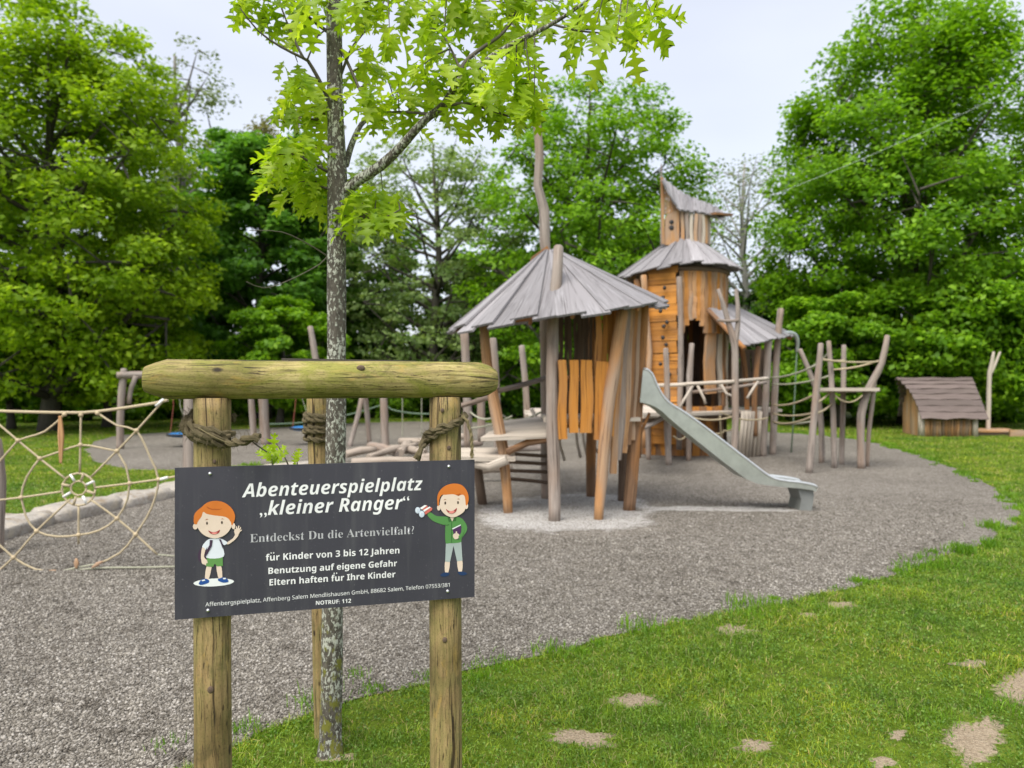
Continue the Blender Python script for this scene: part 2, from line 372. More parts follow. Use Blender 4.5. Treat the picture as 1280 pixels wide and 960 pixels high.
# ------------------------------------------------------------------ mesh builder (world coordinates)
WLOC = {}
class MB:
    def __init__(s): s.v = []; s.f = []; s.uv = []; s.mi = []
    def add(s, verts, faces, uvs, mi=0):
        o = len(s.v); s.v += [tuple(x) for x in verts]
        for f, u in zip(faces, uvs):
            s.f.append(tuple(i + o for i in f)); s.uv.append(u); s.mi.append(mi)
        return s
    def tube(s, pts, rad, n=10, rough=0.0, seed=None, caps=True, mi=0, squash=None):
        pts = [Vector(p) for p in pts]
        if not isinstance(rad, (list, tuple)): rad = [rad] * len(pts)
        r0 = random.Random(seed if seed is not None else rnd.random())
        uo, vo = r0.random() * 20, r0.random() * 20
        up = None; rings = []; L = 0; vs_, uvv = [], []
        nv = Vector((r0.random() * 50, r0.random() * 50, r0.random() * 50))
        for i, p in enumerate(pts):
            t = (pts[min(i + 1, len(pts) - 1)] - pts[max(i - 1, 0)])
            if t.length < 1e-9: t = Vector((0, 0, 1))
            t.normalize()
            if up is None:
                a = Vector((1, 0, 0)) if abs(t.x) < .8 else Vector((0, 1, 0))
            else: a = up
            e1 = (a - t * a.dot(t)).normalized(); e2 = t.cross(e1); up = e1
            if i: L += (p - pts[i - 1]).length
            for k in range(n):
                th = 2 * PI * k / n
                r = rad[i]
                if rough:
                    q = nv + Vector((math.cos(th) * 1.1, math.sin(th) * 1.1, L * 2.4 / max(.3, 1)))
                    r *= 1 + rough * mnoise.noise(q) * 1.6
                vs_.append(p + (e1 * math.cos(th) + e2 * math.sin(th)) * r)
            uvv.append(L)
        fs, us = [], []
        rm = max(rad)
        for i in range(len(pts) - 1):
            for k in range(n):
                k2 = (k + 1) % n
                fs.append((i * n + k, i * n + k2, (i + 1) * n + k2, (i + 1) * n + k))
                ua, ub = uo + 2 * PI * rm * k / n, uo + 2 * PI * rm * (k + 1) / n
                us.append([(ua, vo + uvv[i]), (ub, vo + uvv[i]), (ub, vo + uvv[i + 1]), (ua, vo + uvv[i + 1])])
        if caps:
            m_ = len(pts) - 1
            fs.append(tuple(reversed(range(n)))); us.append([(uo + .02 * math.cos(k), vo + .3 * math.sin(k)) for k in range(n)])
            fs.append(tuple(m_ * n + k for k in range(n))); us.append([(uo + .02 * math.cos(k), vo + .3 * math.sin(k)) for k in range(n)])
        return s.add(vs_, fs, us, mi)
    def post(s, pts, rad, n=10, rough=.1, step=.18, round_top=True, mi=0):
        """natural trunk: a resampled smooth polyline with a rounded top"""
        pts = [Vector(p) for p in pts]
        if not isinstance(rad, (list, tuple)): rad = [rad] * len(pts)
        q, r = smooth(pts, list(rad), step)
        if round_top:
            d = (q[-1] - q[-2]).normalized(); rr = r[-1]
            q += [q[-1] + d * rr * .25, q[-1] + d * rr * .4]; r += [rr * .82, rr * .4]
        return s.tube(q, r, n, rough, mi=mi)
    def plank(s, a, b, wdir, w, t, ndir=None, mi=0, w2=None, skew=0.0):
        """board from a to b; w wide along wdir, t thick; w2 = width at b"""
        a, b = Vector(a), Vector(b); d = (b - a); L = d.length; d.normalize()
        wd = Vector(wdir); wd = (wd - d * wd.dot(d)).normalized(); nd = d.cross(wd)
        if w2 is None: w2 = w
        uo, vo = rnd.random() * 20, rnd.random() * 20
        v = []
        for p, ww, sk in ((a, w, -skew), (b, w2, skew)):
            for sx, sn in ((-1, -1), (1, -1), (1, 1), (-1, 1)):
                v.append(p + wd * (sx * ww / 2) + nd * (sn * t / 2) + d * (sx * sk))
        f = [(3, 2, 1, 0), (4, 5, 6, 7), (0, 1, 5, 4), (1, 2, 6, 5), (2, 3, 7, 6), (3, 0, 4, 7)]
        def q(x0, x1): return [(uo + x0, vo), (uo + x1, vo), (uo + x1, vo + L), (uo + x0, vo + L)]
        e = [(uo, vo), (uo + w, vo), (uo + w, vo + t), (uo, vo + t)]
        return s.add(v, f, [e, e, q(0, w), q(w, w + t), q(w + t, 2 * w + t), q(2 * w + t, 2 * w + 2 * t)], mi)
    def curved_plank(s, pts, wdir, w, t, mi=0, jit=0.0):
        """board that follows a polyline, its edges wavy"""
        pts = [Vector(p) for p in pts]; uo, vo = rnd.random() * 20, rnd.random() * 20
        v, f, us = [], [], []; L = 0
        ph = rnd.random() * 9
        for i, p in enumerate(pts):
            d = (pts[min(i + 1, len(pts) - 1)] - pts[max(i - 1, 0)]).normalized()
            wd = Vector(wdir); wd = (wd - d * wd.dot(d)).normalized(); nd = d.cross(wd)
            if i: L += (p - pts[i - 1]).length
            ja = jit * w * mnoise.noise(Vector((ph, L * 2.2, 0))); jb = jit * w * mnoise.noise(Vector((ph + 5, L * 2.2, 3)))
            for sx, sn in ((-1, -1), (1, -1), (1, 1), (-1, 1)):
                v.append(p + wd * (sx * w / 2 + (ja if sx < 0 else jb)) + nd * (sn * t / 2))
            if i:
                o = 4 * (i - 1)
                for k in range(4):
                    k2 = (k + 1) % 4
                    f.append((o + k, o + k2, o + 4 + k2, o + 4 + k))
                    x0 = (0, w, w + t, 2 * w + t)[k]; x1 = (w, w + t, 2 * w + t, 2 * w + 2 * t)[k]
                    L0 = L - (p - pts[i - 1]).length
                    us.append([(uo + x0, vo + L0), (uo + x1, vo + L0), (uo + x1, vo + L), (uo + x0, vo + L)])
        n = len(pts) - 1
        e = [(uo, vo), (uo + w, vo), (uo + w, vo + t), (uo, vo + t)]
        f += [(3, 2, 1, 0), (4 * n, 4 * n + 1, 4 * n + 2, 4 * n + 3)]; us += [e, e]
        return s.add(v, f, us, mi)
    def prism(s, pts, nrm, t, mi=0):
        """flat outline (list of points) given thickness t along nrm"""
        pts = [Vector(p) for p in pts]; nrm = Vector(nrm).normalized(); n = len(pts)
        e1 = (pts[1] - pts[0]).normalized(); e2 = nrm.cross(e1)
        def uvp(p): return ((p - pts[0]).dot(e1), (p - pts[0]).dot(e2))
        tri = tessellate_polygon([pts])
        v = [p + nrm * t for p in pts] + list(pts)
        f, us = [], []
        for t3 in tri:
            a, b_, c_ = [pts[i] for i in t3]
            t3 = tuple(t3) if (b_ - a).cross(c_ - a).dot(nrm) > 0 else tuple(reversed(t3))
            f.append(t3); us.append([uvp(pts[i]) for i in t3])
            f.append(tuple(i + n for i in reversed(t3))); us.append([uvp(pts[i]) for i in reversed(t3)])
        for i in range(n):
            j = (i + 1) % n
            f.append((i, j, j + n, i + n)); us.append([uvp(pts[i]), uvp(pts[j]), uvp(pts[j]), uvp(pts[i])])
        return s.add(v, f, us, mi)
    def ball(s, c, r, nu=10, nv=7, sc=(1, 1, 1), mi=0, jit=0):
        c = Vector(c); v, f, us = [], [], []
        q = Vector((rnd.random() * 40, rnd.random() * 40, 0))
        for j in range(nv + 1):
            ph = PI * j / nv
            for i in range(nu):
                th = 2 * PI * i / nu
                d = Vector((math.sin(ph) * math.cos(th), math.sin(ph) * math.sin(th), math.cos(ph)))
                k = 1 + (jit * mnoise.noise(d * 1.3 + q) if jit else 0)
                v.append(c + Vector((d.x * sc[0], d.y * sc[1], d.z * sc[2])) * r * k)
        for j in range(nv):
            for i in range(nu):
                i2 = (i + 1) % nu
                f.append((j * nu + i, (j + 1) * nu + i, (j + 1) * nu + i2, j * nu + i2))
                us.append([(i / nu, j / nv), (i / nu, (j + 1) / nv), ((i + 1) / nu, (j + 1) / nv), ((i + 1) / nu, j / nv)])
        return s.add(v, f, us, mi)
    def build(s, name, mats, parent=None, smooth_=False):
        me = bpy.data.meshes.new(name)
        off = WLOC.get(parent.name, Vector()) if parent else Vector()
        me.from_pydata([(x[0] - off[0], x[1] - off[1], x[2] - off[2]) for x in s.v], [], s.f)
        uvl = me.uv_layers.new(name='UVMap')
        uvl.data.foreach_set('uv', [c for u in s.uv for p in u for c in p])
        if not isinstance(mats, (list, tuple)): mats = [mats]
        for m in mats: me.materials.append(m)
        me.polygons.foreach_set('material_index', s.mi)
        if smooth_: me.polygons.foreach_set('use_smooth', [len(f) == 4 for f in s.f])
        me.update()
        o = bpy.data.objects.new(name, me); col.objects.link(o)
        if parent: o.parent = parent
        WLOC[o.name] = off.copy()
        return o

def smooth(pts, rad, step):
    """Catmull-Rom through pts"""
    q, r = [], []
    n = len(pts)
    for i in range(n - 1):
        p0, p1, p2, p3 = pts[max(i - 1, 0)], pts[i], pts[i + 1], pts[min(i + 2, n - 1)]
        k = max(1, int((p2 - p1).length / step))
        for j in range(k):
            t = j / k
            q.append(.5 * ((2 * p1) + (p2 - p0) * t + (2 * p0 - 5 * p1 + 4 * p2 - p3) * t * t + (3 * p1 - p0 - 3 * p2 + p3) * t ** 3))
            r.append(rad[i] * (1 - t) + rad[i + 1] * t)
    q.append(pts[-1].copy()); r.append(rad[-1])
    return q, r

def tag(o, label=None, cat=None, group=None, kind=None):
    if label: o['label'] = label
    if cat: o['category'] = cat
    if group: o['group'] = group
    if kind: o['kind'] = kind
    return o
def thing(name, label, cat, loc=(0, 0, 0), group=None):
    o = bpy.data.objects.new(name, None); col.objects.link(o)
    o.location = loc; o.empty_display_size = .2
    WLOC[o.name] = Vector(loc)
    return tag(o, label, cat, group)
def npmesh(name, V, faces_n, idx, mat, parent=None):
    """fast mesh: V (n,3), idx flat loop indices, faces_n verts per face (constant)"""
    off = WLOC.get(parent.name, Vector()) if parent else Vector()
    V = np.asarray(V, np.float32) - np.array(off, np.float32)
    idx = np.asarray(idx, np.int32).ravel(); nf = len(idx) // faces_n
    me = bpy.data.meshes.new(name)
    me.vertices.add(len(V)); me.vertices.foreach_set('co', V.ravel())
    me.loops.add(len(idx)); me.loops.foreach_set('vertex_index', idx)
    me.polygons.add(nf); me.polygons.foreach_set('loop_start', np.arange(nf, dtype=np.int32) * faces_n)
    me.polygons.foreach_set('loop_total', np.full(nf, faces_n, np.int32))
    me.materials.append(mat); me.update(calc_edges=True); me.validate()
    o = bpy.data.objects.new(name, me); col.objects.link(o)
    if parent: o.parent = parent
    WLOC[o.name] = Vector(off)
    return o
def sag(a, b, d, n=10):
    a, b = Vector(a), Vector(b)
    return [a.lerp(b, i / n) - Vector((0, 0, d * 4 * (i / n) * (1 - i / n))) for i in range(n + 1)]

# ------------------------------------------------------------------ setting: ground sheets
def in_poly(x, y, poly):
    x = np.asarray(x); y = np.asarray(y); inside = np.zeros(x.shape, bool)
    n = len(poly); j = n - 1
    for i in range(n):
        xi, yi = poly[i]; xj, yj = poly[j]
        c = ((yi > y) != (yj > y)) & (x < (xj - xi) * (y - yi) / ((yj - yi) or 1e-9) + xi)
        inside ^= c; j = i
    return inside
def rough_outline(pts, step, amp, sc=1.0):
    out = []
    for i, a in enumerate(pts):
        b = pts[(i + 1) % len(pts)]; a = Vector(a); b = Vector(b)
        k = max(1, int((b - a).length / step))
        for j in range(k):
            p = a.lerp(b, j / k)
            dn = mnoise.noise(Vector((p.x * sc, p.y * sc, 3))), mnoise.noise(Vector((p.x * sc, p.y * sc, 9)))
            out.append(Vector((p.x + amp * dn[0], p.y + amp * dn[1], 0)))
    return out
def sheet(name, outlines, z, mat, label=None, kind='structure'):
    mb = MB()
    for oi, o_ in enumerate(outlines):
        zo = z if z is not None else .004 + .0012 * oi
        pts = [Vector((p.x, p.y, zo)) for p in o_]
        for t3 in tessellate_polygon([pts]):
            a, b, c = [pts[i] for i in t3]
            if (b - a).cross(c - a).z < 0: t3 = tuple(reversed(t3))
            mb.add([pts[i] for i in t3], [(0, 1, 2)], [[(pts[i].x, pts[i].y) for i in t3]])
    o = mb.build(name, mat)
    o['kind'] = kind
    if label: o['label'] = label
    return o

g = MB()
S_ = 420
g.add([(-S_, -60, 0), (S_, -60, 0), (S_, 600, 0), (-S_, 600, 0)], [(0, 1, 2, 3)], [[(0, 0), (1, 0), (1, 1), (0, 1)]])
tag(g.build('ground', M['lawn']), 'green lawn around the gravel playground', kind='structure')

edge_px = [(250, 957), (330, 915), (390, 890), (450, 870), (535, 855), (580, 840), (640, 826), (750, 800), (850, 779), (950, 762),
           (1050, 737), (1130, 713), (1200, 691), (1245, 672), (1272, 652), (1278, 638), (1266, 624), (1232, 603), (1200, 588),
           (1150, 569), (1100, 555), (1060, 548), (1000, 542), (940, 539), (860, 538), (760, 536), (680, 532), (600, 528), (520, 527), (440, 529),
           (300, 537), (200, 541), (150, 544), (118, 552), (106, 563), (118, 577), (160, 588), (230, 588), (300, 583), (352, 580),
           (385, 580), (400, 586), (380, 596), (300, 604), (215, 616), (130, 634), (60, 652), (0, 668)]
gv = [G(u, v) for u, v in edge_px]
gv += [Vector((-8.5, 7.4, 0)), Vector((-12, 6, 0)), Vector((-12, 1.2, 0)), Vector((-4.5, 1.5, 0)), Vector((-2.2, 2.4, 0))]
GRAVEL = rough_outline(gv, .25, .09, 1.8)
sheet('gravel', [GRAVEL], .004, M['gravel'], 'grey brown gravel play surface')
GP = [(p.x, p.y) for p in GRAVEL]
def ellipse(u, v, ru, rv, n=22, amp=.25):
    q = rnd.random() * 50; out = []
    for i in range(n):
        a = 2 * PI * i / n; c_, s_ = math.cos(a), math.sin(a)
        k = 1 + amp * (mnoise.noise(Vector((c_ * 1.2, s_ * 1.2, q))) * 1.3 + .7 * mnoise.noise(Vector((c_ * 4, s_ * 4, q))) + .4 * mnoise.noise(Vector((c_ * 9, s_ * 9, q))))
        k = max(.3, k)
        out.append(G(u + ru * k * c_, v + rv * k * s_))
    return out
sand = ellipse(706, 642, 108, 24, 40, .2)
strip = [G(u, v) for u, v in ((790, 634), (830, 634.5), (880, 634), (930, 634.5), (985, 636), (1005, 640), (960, 641), (900, 640), (850, 639.5), (800, 640))]
def wear_pad(name, outline, z, label, ks):
    mb = MB(); o_ = rough_outline(outline, .12, .07, 4); c = sum(o_, Vector()) / len(o_); n = len(o_)
    v = [Vector((c.x, c.y, z))]; w = [1.0]
    for k, wt in ks:
        for p in o_: q = c + (p - c) * k; v.append(Vector((q.x, q.y, z if k < 1.1 else .0055))); w.append(wt)
    f = [(0, 1 + j, 1 + (j + 1) % n) for j in range(n)]
    for r in range(len(ks) - 1):
        for j in range(n):
            a, b = 1 + r * n + j, 1 + r * n + (j + 1) % n; f.append((a, a + n, b + n, b))
    mb.add(v, f, [[(0, 0)] * len(x) for x in f])
    o = mb.build(name, M['gravel'])
    at = o.data.attributes.new('wear', 'FLOAT', 'POINT'); at.data.foreach_set('value', w)
    o['kind'] = 'structure'; o['label'] = label
wear_pad('sand', sand, .010, 'pale grit worn round the pavilion posts', [(.5, 1.0), (.8, .85), (.95, .6), (1.08, .35), (1.3, 0.0)])
wear_pad('sand_strip', strip, .012, 'pale grit line below the slide', [(.6, .85), (.9, .6), (1.0, .4), (1.02, .25), (1.15, 0)])
soil_px = [(420, 948, 24, 8), (788, 879, 31, 9), (728, 924, 38, 11), (945, 934, 26, 7), (1220, 928, 34, 26), (1274, 862, 30, 22), (1213, 831, 17, 6), (914, 788, 24, 7),
           (1051, 758, 20, 4.5), (1010, 770, 14, 3), (1120, 920, 10, 7), (1105, 955, 16, 6)]
SOIL = [ellipse(u, v, a * 1.05, b * 1.05, 40, .45) for u, v, a, b in soil_px]
def wear_sheet():
    mb = MB(); wear = []
    for i, o_ in enumerate(SOIL):
        c = sum(o_, Vector()) / len(o_); n = len(o_); z = .004 + .0003 * i
        rings = [(.0, 1.0), (.5, .95), (.8, .7), (1.0, .42), (1.3, .12), (1.7, -.2)]
        v = [Vector((c.x, c.y, z))]; w = [1.0]
        for k, wt in rings[1:]:
            for p in o_: q = c + (p - c) * k; v.append(Vector((q.x, q.y, z if k < 1.6 else .0006))); w.append(wt)
        f = [(0, 1 + j, 1 + (j + 1) % n) for j in range(n)]
        for r in range(len(rings) - 2):
            for j in range(n):
                a, b = 1 + r * n + j, 1 + r * n + (j + 1) % n; f.append((a, a + n, b + n, b))
        mb.add(v, f, [[(0, 0)] * len(x) for x in f]); wear += w
    o = mb.build('dirt', M['lawn'])
    at = o.data.attributes.new('wear', 'FLOAT', 'POINT'); at.data.foreach_set('value', wear)
    o['kind'] = 'stuff'; o['label'] = 'bare sandy soil patches worn in the lawn'
wear_sheet()

# stones of the near gravel bed
rng = np.random.default_rng(5)
def pebbles():
    n = 420000
    Y = 2.2 + (rng.random(n) ** 1.5) * 8.5
    x = (rng.random(n) * 1.75 - .98) * Y * .80
    ok = in_poly(x, Y, GP); x, Y = x[ok], Y[ok]
    ok = rng.random(len(x)) < np.clip((10.9 - Y) / 4.5, 0, 1); x, Y = x[ok], Y[ok]; n = len(x)
    size = (.0040 + .0058 * rng.random(n) ** 2) * (1 + Y * .035)
    base = np.array([(1, 0, 0), (0, 1, 0), (-1, 0, 0), (0, -1, 0), (0, 0, 1), (0, 0, -1)], float)
    sc = np.stack([1 + .5 * rng.random(n), .65 + .5 * rng.random(n), .45 + .35 * rng.random(n)], 1) * size[:, None]
    a = rng.random(n) * 2 * PI; tl = rng.normal(0, .45, n)
    V = base[None] * sc[:, None, :] * (1 + .25 * rng.normal(size=(n, 6, 1)))
    ct, st = np.cos(tl)[:, None], np.sin(tl)[:, None]
    y2 = V[:, :, 1] * ct - V[:, :, 2] * st; z2 = V[:, :, 1] * st + V[:, :, 2] * ct
    ca, sa = np.cos(a)[:, None], np.sin(a)[:, None]
    X = V[:, :, 0] * ca - y2 * sa + x[:, None]; Yv = V[:, :, 0] * sa + y2 * ca + Y[:, None]
    und = .004
    Z = z2 + .004 + (size * .25)[:, None]
    tri = np.array([(0, 1, 4), (1, 2, 4), (2, 3, 4), (3, 0, 4), (1, 0, 5), (2, 1, 5), (3, 2, 5), (0, 3, 5)])
    idx = (tri[None] + (np.arange(n) * 6)[:, None, None])
    o = npmesh('gravel_stones', np.stack([X, Yv, Z], 2).reshape(-1, 3), 3, idx, M['pebble'])
    tag(o, 'loose grey brown gravel stones of the play surface', kind='stuff')
pebbles()

def unit(a): return a / np.maximum(np.linalg.norm(a, axis=-1, keepdims=True), 1e-9)
def leaf_quads(C, nrm, size, asp, r):
    """rhombic leaves: centres C, normals nrm, slightly folded"""
    n = len(C)
    t = unit(np.cross(nrm, unit(r.normal(size=(n, 3)))))
    b = np.cross(nrm, t)
    s = size[:, None]
    fold = nrm * s * .18
    V = np.stack([C - t * s, C - b * s * asp + fold, C + t * s, C + b * s * asp + fold], 1)
    return V.reshape(-1, 3), np.arange(4 * n).reshape(n, 4)
# lawn blades
def blades(name, x, y, h, w, mat, lean=.45, label=''):
    n = len(x); a = rng.random(n) * 2 * PI
    dx, dy = np.cos(a), np.sin(a)
    b = rng.random(n) * 2 * PI; le = np.abs(rng.normal(0, lean, n)) * h
    lx, ly = np.cos(b) * le, np.sin(b) * le
    z0 = np.zeros(n)
    v = np.stack([np.stack([x - dx * w, y - dy * w, z0], 1), np.stack([x + dx * w, y + dy * w, z0], 1),
                  np.stack([x + dx * w * .75 + lx * .4, y + dy * w * .75 + ly * .4, h * .6], 1), np.stack([x - dx * w * .75 + lx * .4, y - dy * w * .75 + ly * .4, h * .6], 1),
                  np.stack([x + lx + dx * w * .1, y + ly, h * (1 - .25 * le / h)], 1), np.stack([x + lx - dx * w * .1, y + ly, h * (1 - .25 * le / h)], 1)], 1)
    q = np.array([(0, 1, 2, 3), (3, 2, 4, 5)])
    idx = q[None] + (np.arange(n) * 6)[:, None, None]
    o = npmesh(name, v.reshape(-1, 3), 4, idx, mat)
    return tag(o, label, kind='stuff')
def vnoise(x, y, s, seed):
    r = np.random.default_rng(seed); gx = r.random((64, 64))
    fx, fy = x * s, y * s
    ix, iy = np.floor(fx).astype(int), np.floor(fy).astype(int); tx, ty = fx - ix, fy - iy
    tx, ty = tx * tx * (3 - 2 * tx), ty * ty * (3 - 2 * ty)
    g_ = lambda a, b: gx[a % 64, b % 64]
    return (g_(ix, iy) * (1 - tx) + g_(ix + 1, iy) * tx) * (1 - ty) + (g_(ix, iy + 1) * (1 - tx) + g_(ix + 1, iy + 1) * tx) * ty
def lawn():
    xs, ys = [], []
    for (y0, y1, dens) in ((2.2, 4, 12000), (4, 6, 8500), (6, 9, 5200), (9, 14, 2600), (14, 22, 1100), (22, 34, 450)):
        w = y1 * .80
        n = int(2 * w * (y1 - y0) * dens)
        xs.append((rng.random(n) * 2 - 1) * w); ys.append(y0 + rng.random(n) * (y1 - y0))
    x, y = np.concatenate(xs), np.concatenate(ys)
    keep = ~in_poly(x, y, GP)
    x, y = x[keep], y[keep]
    keep = np.ones(len(x), bool)
    for s_ in SOIL:
        sp = [(p.x, p.y) for p in s_]
        cxy = np.mean(sp, 0)
        for k_, pr_ in ((1.2, .75), (1.0, .5), (.85, .25), (.7, .08), (.5, .02)):
            small = [(cxy[0] + (a - cxy[0]) * k_, cxy[1] + (b - cxy[1]) * k_) for a, b in sp]
            keep &= ~(in_poly(x, y, small) & (rng.random(len(x)) > pr_ ** .5))
    nz = vnoise(x, y, 2.2, 1) * .6 + vnoise(x, y, 6, 2) * .4
    keep &= rng.random(len(x)) < np.clip((nz - .22) * 3.4, .38, 1)
    x, y, nz = x[keep], y[keep], nz[keep]
    d = np.clip(y / 3.2, 1, None)
    h = (.012 + .046 * rng.random(len(x)) ** 1.4 * np.clip(nz * 2 - .35, .32, 1.4)) * (1 + .08 * d)
    w = .0016 * d ** .85 * (.7 + .6 * rng.random(len(x)))
    blades('grass', x, y, h, w, M['grass'], 1.1, 'short green lawn blades with worn gaps')
    # clover and small broad leaves between the blades
    m_ = (rng.random(len(x)) < .38) & (y < 12); cx, cy, cn = x[m_], y[m_], nz[m_]; n = len(cx)
    c = np.stack([cx + rng.normal(0, .02, n), cy + rng.normal(0, .02, n), .006 + .022 * rng.random(n) * np.clip(cn * 1.6, .3, 1.3)], 1)
    V, I = leaf_quads(c, unit(rng.normal(size=(n, 3)) * .55 + np.array([0, -.15, .8])), (.0038 + .004 * rng.random(n)) * np.clip(cy / 3.2, 1, None) ** .7, .7, rng)
    tag(npmesh('clover', V, 4, I, M['clover']), 'small broad clover leaves scattered through the lawn', kind='stuff')
    # ragged taller tufts along the gravel edge and here and there in the lawn
    tx, ty, th = [], [], []
    L = [GRAVEL[i] for i in range(len(GRAVEL))]
    for p in L:
        if p.y > 26 or p.x < -6: continue
        for _ in range(rnd.choice((0, 1, 1, 2, 3))):
            cx, cy = p.x + rnd.gauss(0, .10), p.y + rnd.gauss(0, .10)
            k = rnd.randint(25, 90); big = rnd.random() ** 2
            r = rng.normal(0, .03 + .04 * big, (k, 2))
            tx.append(cx + r[:, 0]); ty.append(cy + r[:, 1]); th.append((.03 + .055 * big) * (.5 + rng.random(k)))
    for u, v, k, hh in ((935, 772, 120, .08), (912, 790, 50, .05), (1205, 692, 200, .10), (1140, 712, 120, .08), (690, 815, 90, .06), (1255, 885, 80, .06), (1165, 900, 60, .05), (960, 760, 90, .08), (1240, 660, 160, .1), (622, 834, 90, .07)):
        c = G(u, v); r = rng.normal(0, .07, (k, 2))
        tx.append(c.x + r[:, 0]); ty.append(c.y + r[:, 1]); th.append(hh * (.5 + .7 * rng.random(k)))
    x, y, h = np.concatenate(tx), np.concatenate(ty), np.concatenate(th)
    blades('grass_tufts', x, y, h, .0022 * np.clip(y / 3.2, 1, None) ** .8 * np.ones(len(x)), M['shrub'], .55, 'taller dark grass tufts fringing the gravel')
lawn()

# ------------------------------------------------------------------ trees and shrubs
def profile(t, kind):
    t = np.asarray(t, float)
    if kind == 'dome':
        return np.where(t > .38, np.sqrt(np.clip(1 - ((t - .38) / .62) ** 2, 0, 1)), .80 + .20 * np.clip(t / .38, 0, 1))
    if kind == 'oval':
        return np.sqrt(np.clip(1 - ((t - .48) / .54) ** 2, 0, 1))
    if kind == 'cone':
        return np.clip(1 - t, 0, 1) ** .75 * (.9 + .1 * t) + .02
    return np.sqrt(np.clip(1 - ((t - .6) / .62) ** 2, 0, 1))        # vase
def tree(name, label, u, Y, vtop, vbot, hw, leaf, nleaf=26000, ls=.15, nclump=260, kind='dome', bark='bark', seed=1, group='trees round the playground', lean=0, spread=1.0, cat='tree', trunk_r=None, clump=.145, nlimb=30, flat_=.42, depth=1.0, limb_k=1.0):
    r = np.random.default_rng(seed)
    base = P(u, 480, Y); base.z = 0
    H = EYE - (vtop - 480) / F * Y; zb = max(.15, EYE - (vbot - 480) / F * Y); R = px(hw, Y)
    root = thing(name, label, cat, base, group)
    tr = trunk_r or .016 * H + .05
    mb = MB()
    topx = lean
    def axis(z): return Vector((base.x + topx * (max(z, 0) / H) ** 1.5 + .12 * math.sin(z * .7 + seed), base.y + .1 * math.cos(z * .6 + seed), z))
    zs = [H * .94 * i / 10 for i in range(11)]
    mb.tube([axis(z) for z in zs], [tr * (1.35 if i == 0 else 1) * (1 - .93 * (z / H)) + .015 for i, z in enumerate(zs)], 9, .08)
    C, CR = [], []
    per = max(2, nclump // nlimb)
    ga = 2.39996
    for i in range(nlimb):
        f = (i + .5) / nlimb
        tt = .02 + .93 * f                                     # height fraction of the limb's end
        ze = zb + (H - zb) * tt
        az = i * ga + r.normal(0, .25)
        rad = R * float(profile(tt, kind)) * (.80 + .24 * r.random())
        rise = (H - zb) * (.16 + .10 * r.random()) * (1 if kind != 'cone' else -.12)
        zst = max(zb * .55 + .1, min(ze - rise, H * .9))
        a = axis(zst); e = axis(ze) + Vector((math.cos(az) * rad, math.sin(az) * rad * depth, 0))
        mid = a.lerp(e, .5) + Vector((0, 0, (-.05 if kind != 'cone' else .02) * (e - a).length))
        lr = max(.018, tr * .42 * (1 - .75 * zst / H)) * limb_k
        mb.tube([a, a.lerp(mid, .5), mid, mid.lerp(e, .55), e], [lr, lr * .8, lr * .6, lr * .4, .008], 5, .05, caps=False)
        for k in range(per):
            s = .35 + .68 * math.sqrt(r.random())
            p = (a.lerp(mid, s * 2) if s < .5 else mid.lerp(e, s * 2 - 1))
            off = Vector(r.normal(size=3)) * (.22 * R * spread * (.35 + .8 * s)); off.z *= .55
            c = p + off
            # keep inside the crown's outline
            t2 = (c.z - zb) / (H - zb)
            lim = R * float(profile(min(max(t2, 0), .995), kind)) * 1.03
            dv = Vector((c.x - axis(c.z).x, (c.y - base.y) / depth, 0))
            if dv.length > lim and dv.length > 0:
                k_ = lim / dv.length; c.x = axis(c.z).x + dv.x * k_; c.y = base.y + dv.y * k_ * depth
            c.z = min(max(c.z, zb * .7), H - .05)
            C.append(tuple(c)); CR.append(.75 + .5 * r.random())
            if k % 2 == 0:
                mb.tube([p, p.lerp(c, .5) + Vector((0, 0, .04)), c], [lr * .32 + .004, lr * .2 + .004, .004 * limb_k ** 2], 4, caps=False)
    mb.build('trunk', M[bark], root, True)
    C = np.array(C); CR = np.array(CR); nc = len(C)
    which = r.integers(0, nc, nleaf)
    cs = clump * R * CR[which] * spread + .10
    q = unit(r.normal(size=(nleaf, 3))) * (r.random((nleaf, 1)) ** .45)
    pos = C[which] + q * cs[:, None] * np.array([1.25, 1.25, flat_ * 1.4])
    out = unit(pos - np.array([base.x, base.y, (zb + H) / 2]))
    nrm = unit(r.normal(size=(nleaf, 3)) * .5 + np.array([0, 0, .85]) + out * .4)
    pos[:, 2] = np.maximum(pos[:, 2], .06)
    size = ls * (.55 + .7 * r.random(nleaf))
    V, I = leaf_quads(pos, nrm, size, .62, r)
    npmesh('crown', V, 4, I, M[leaf], root)
    return root
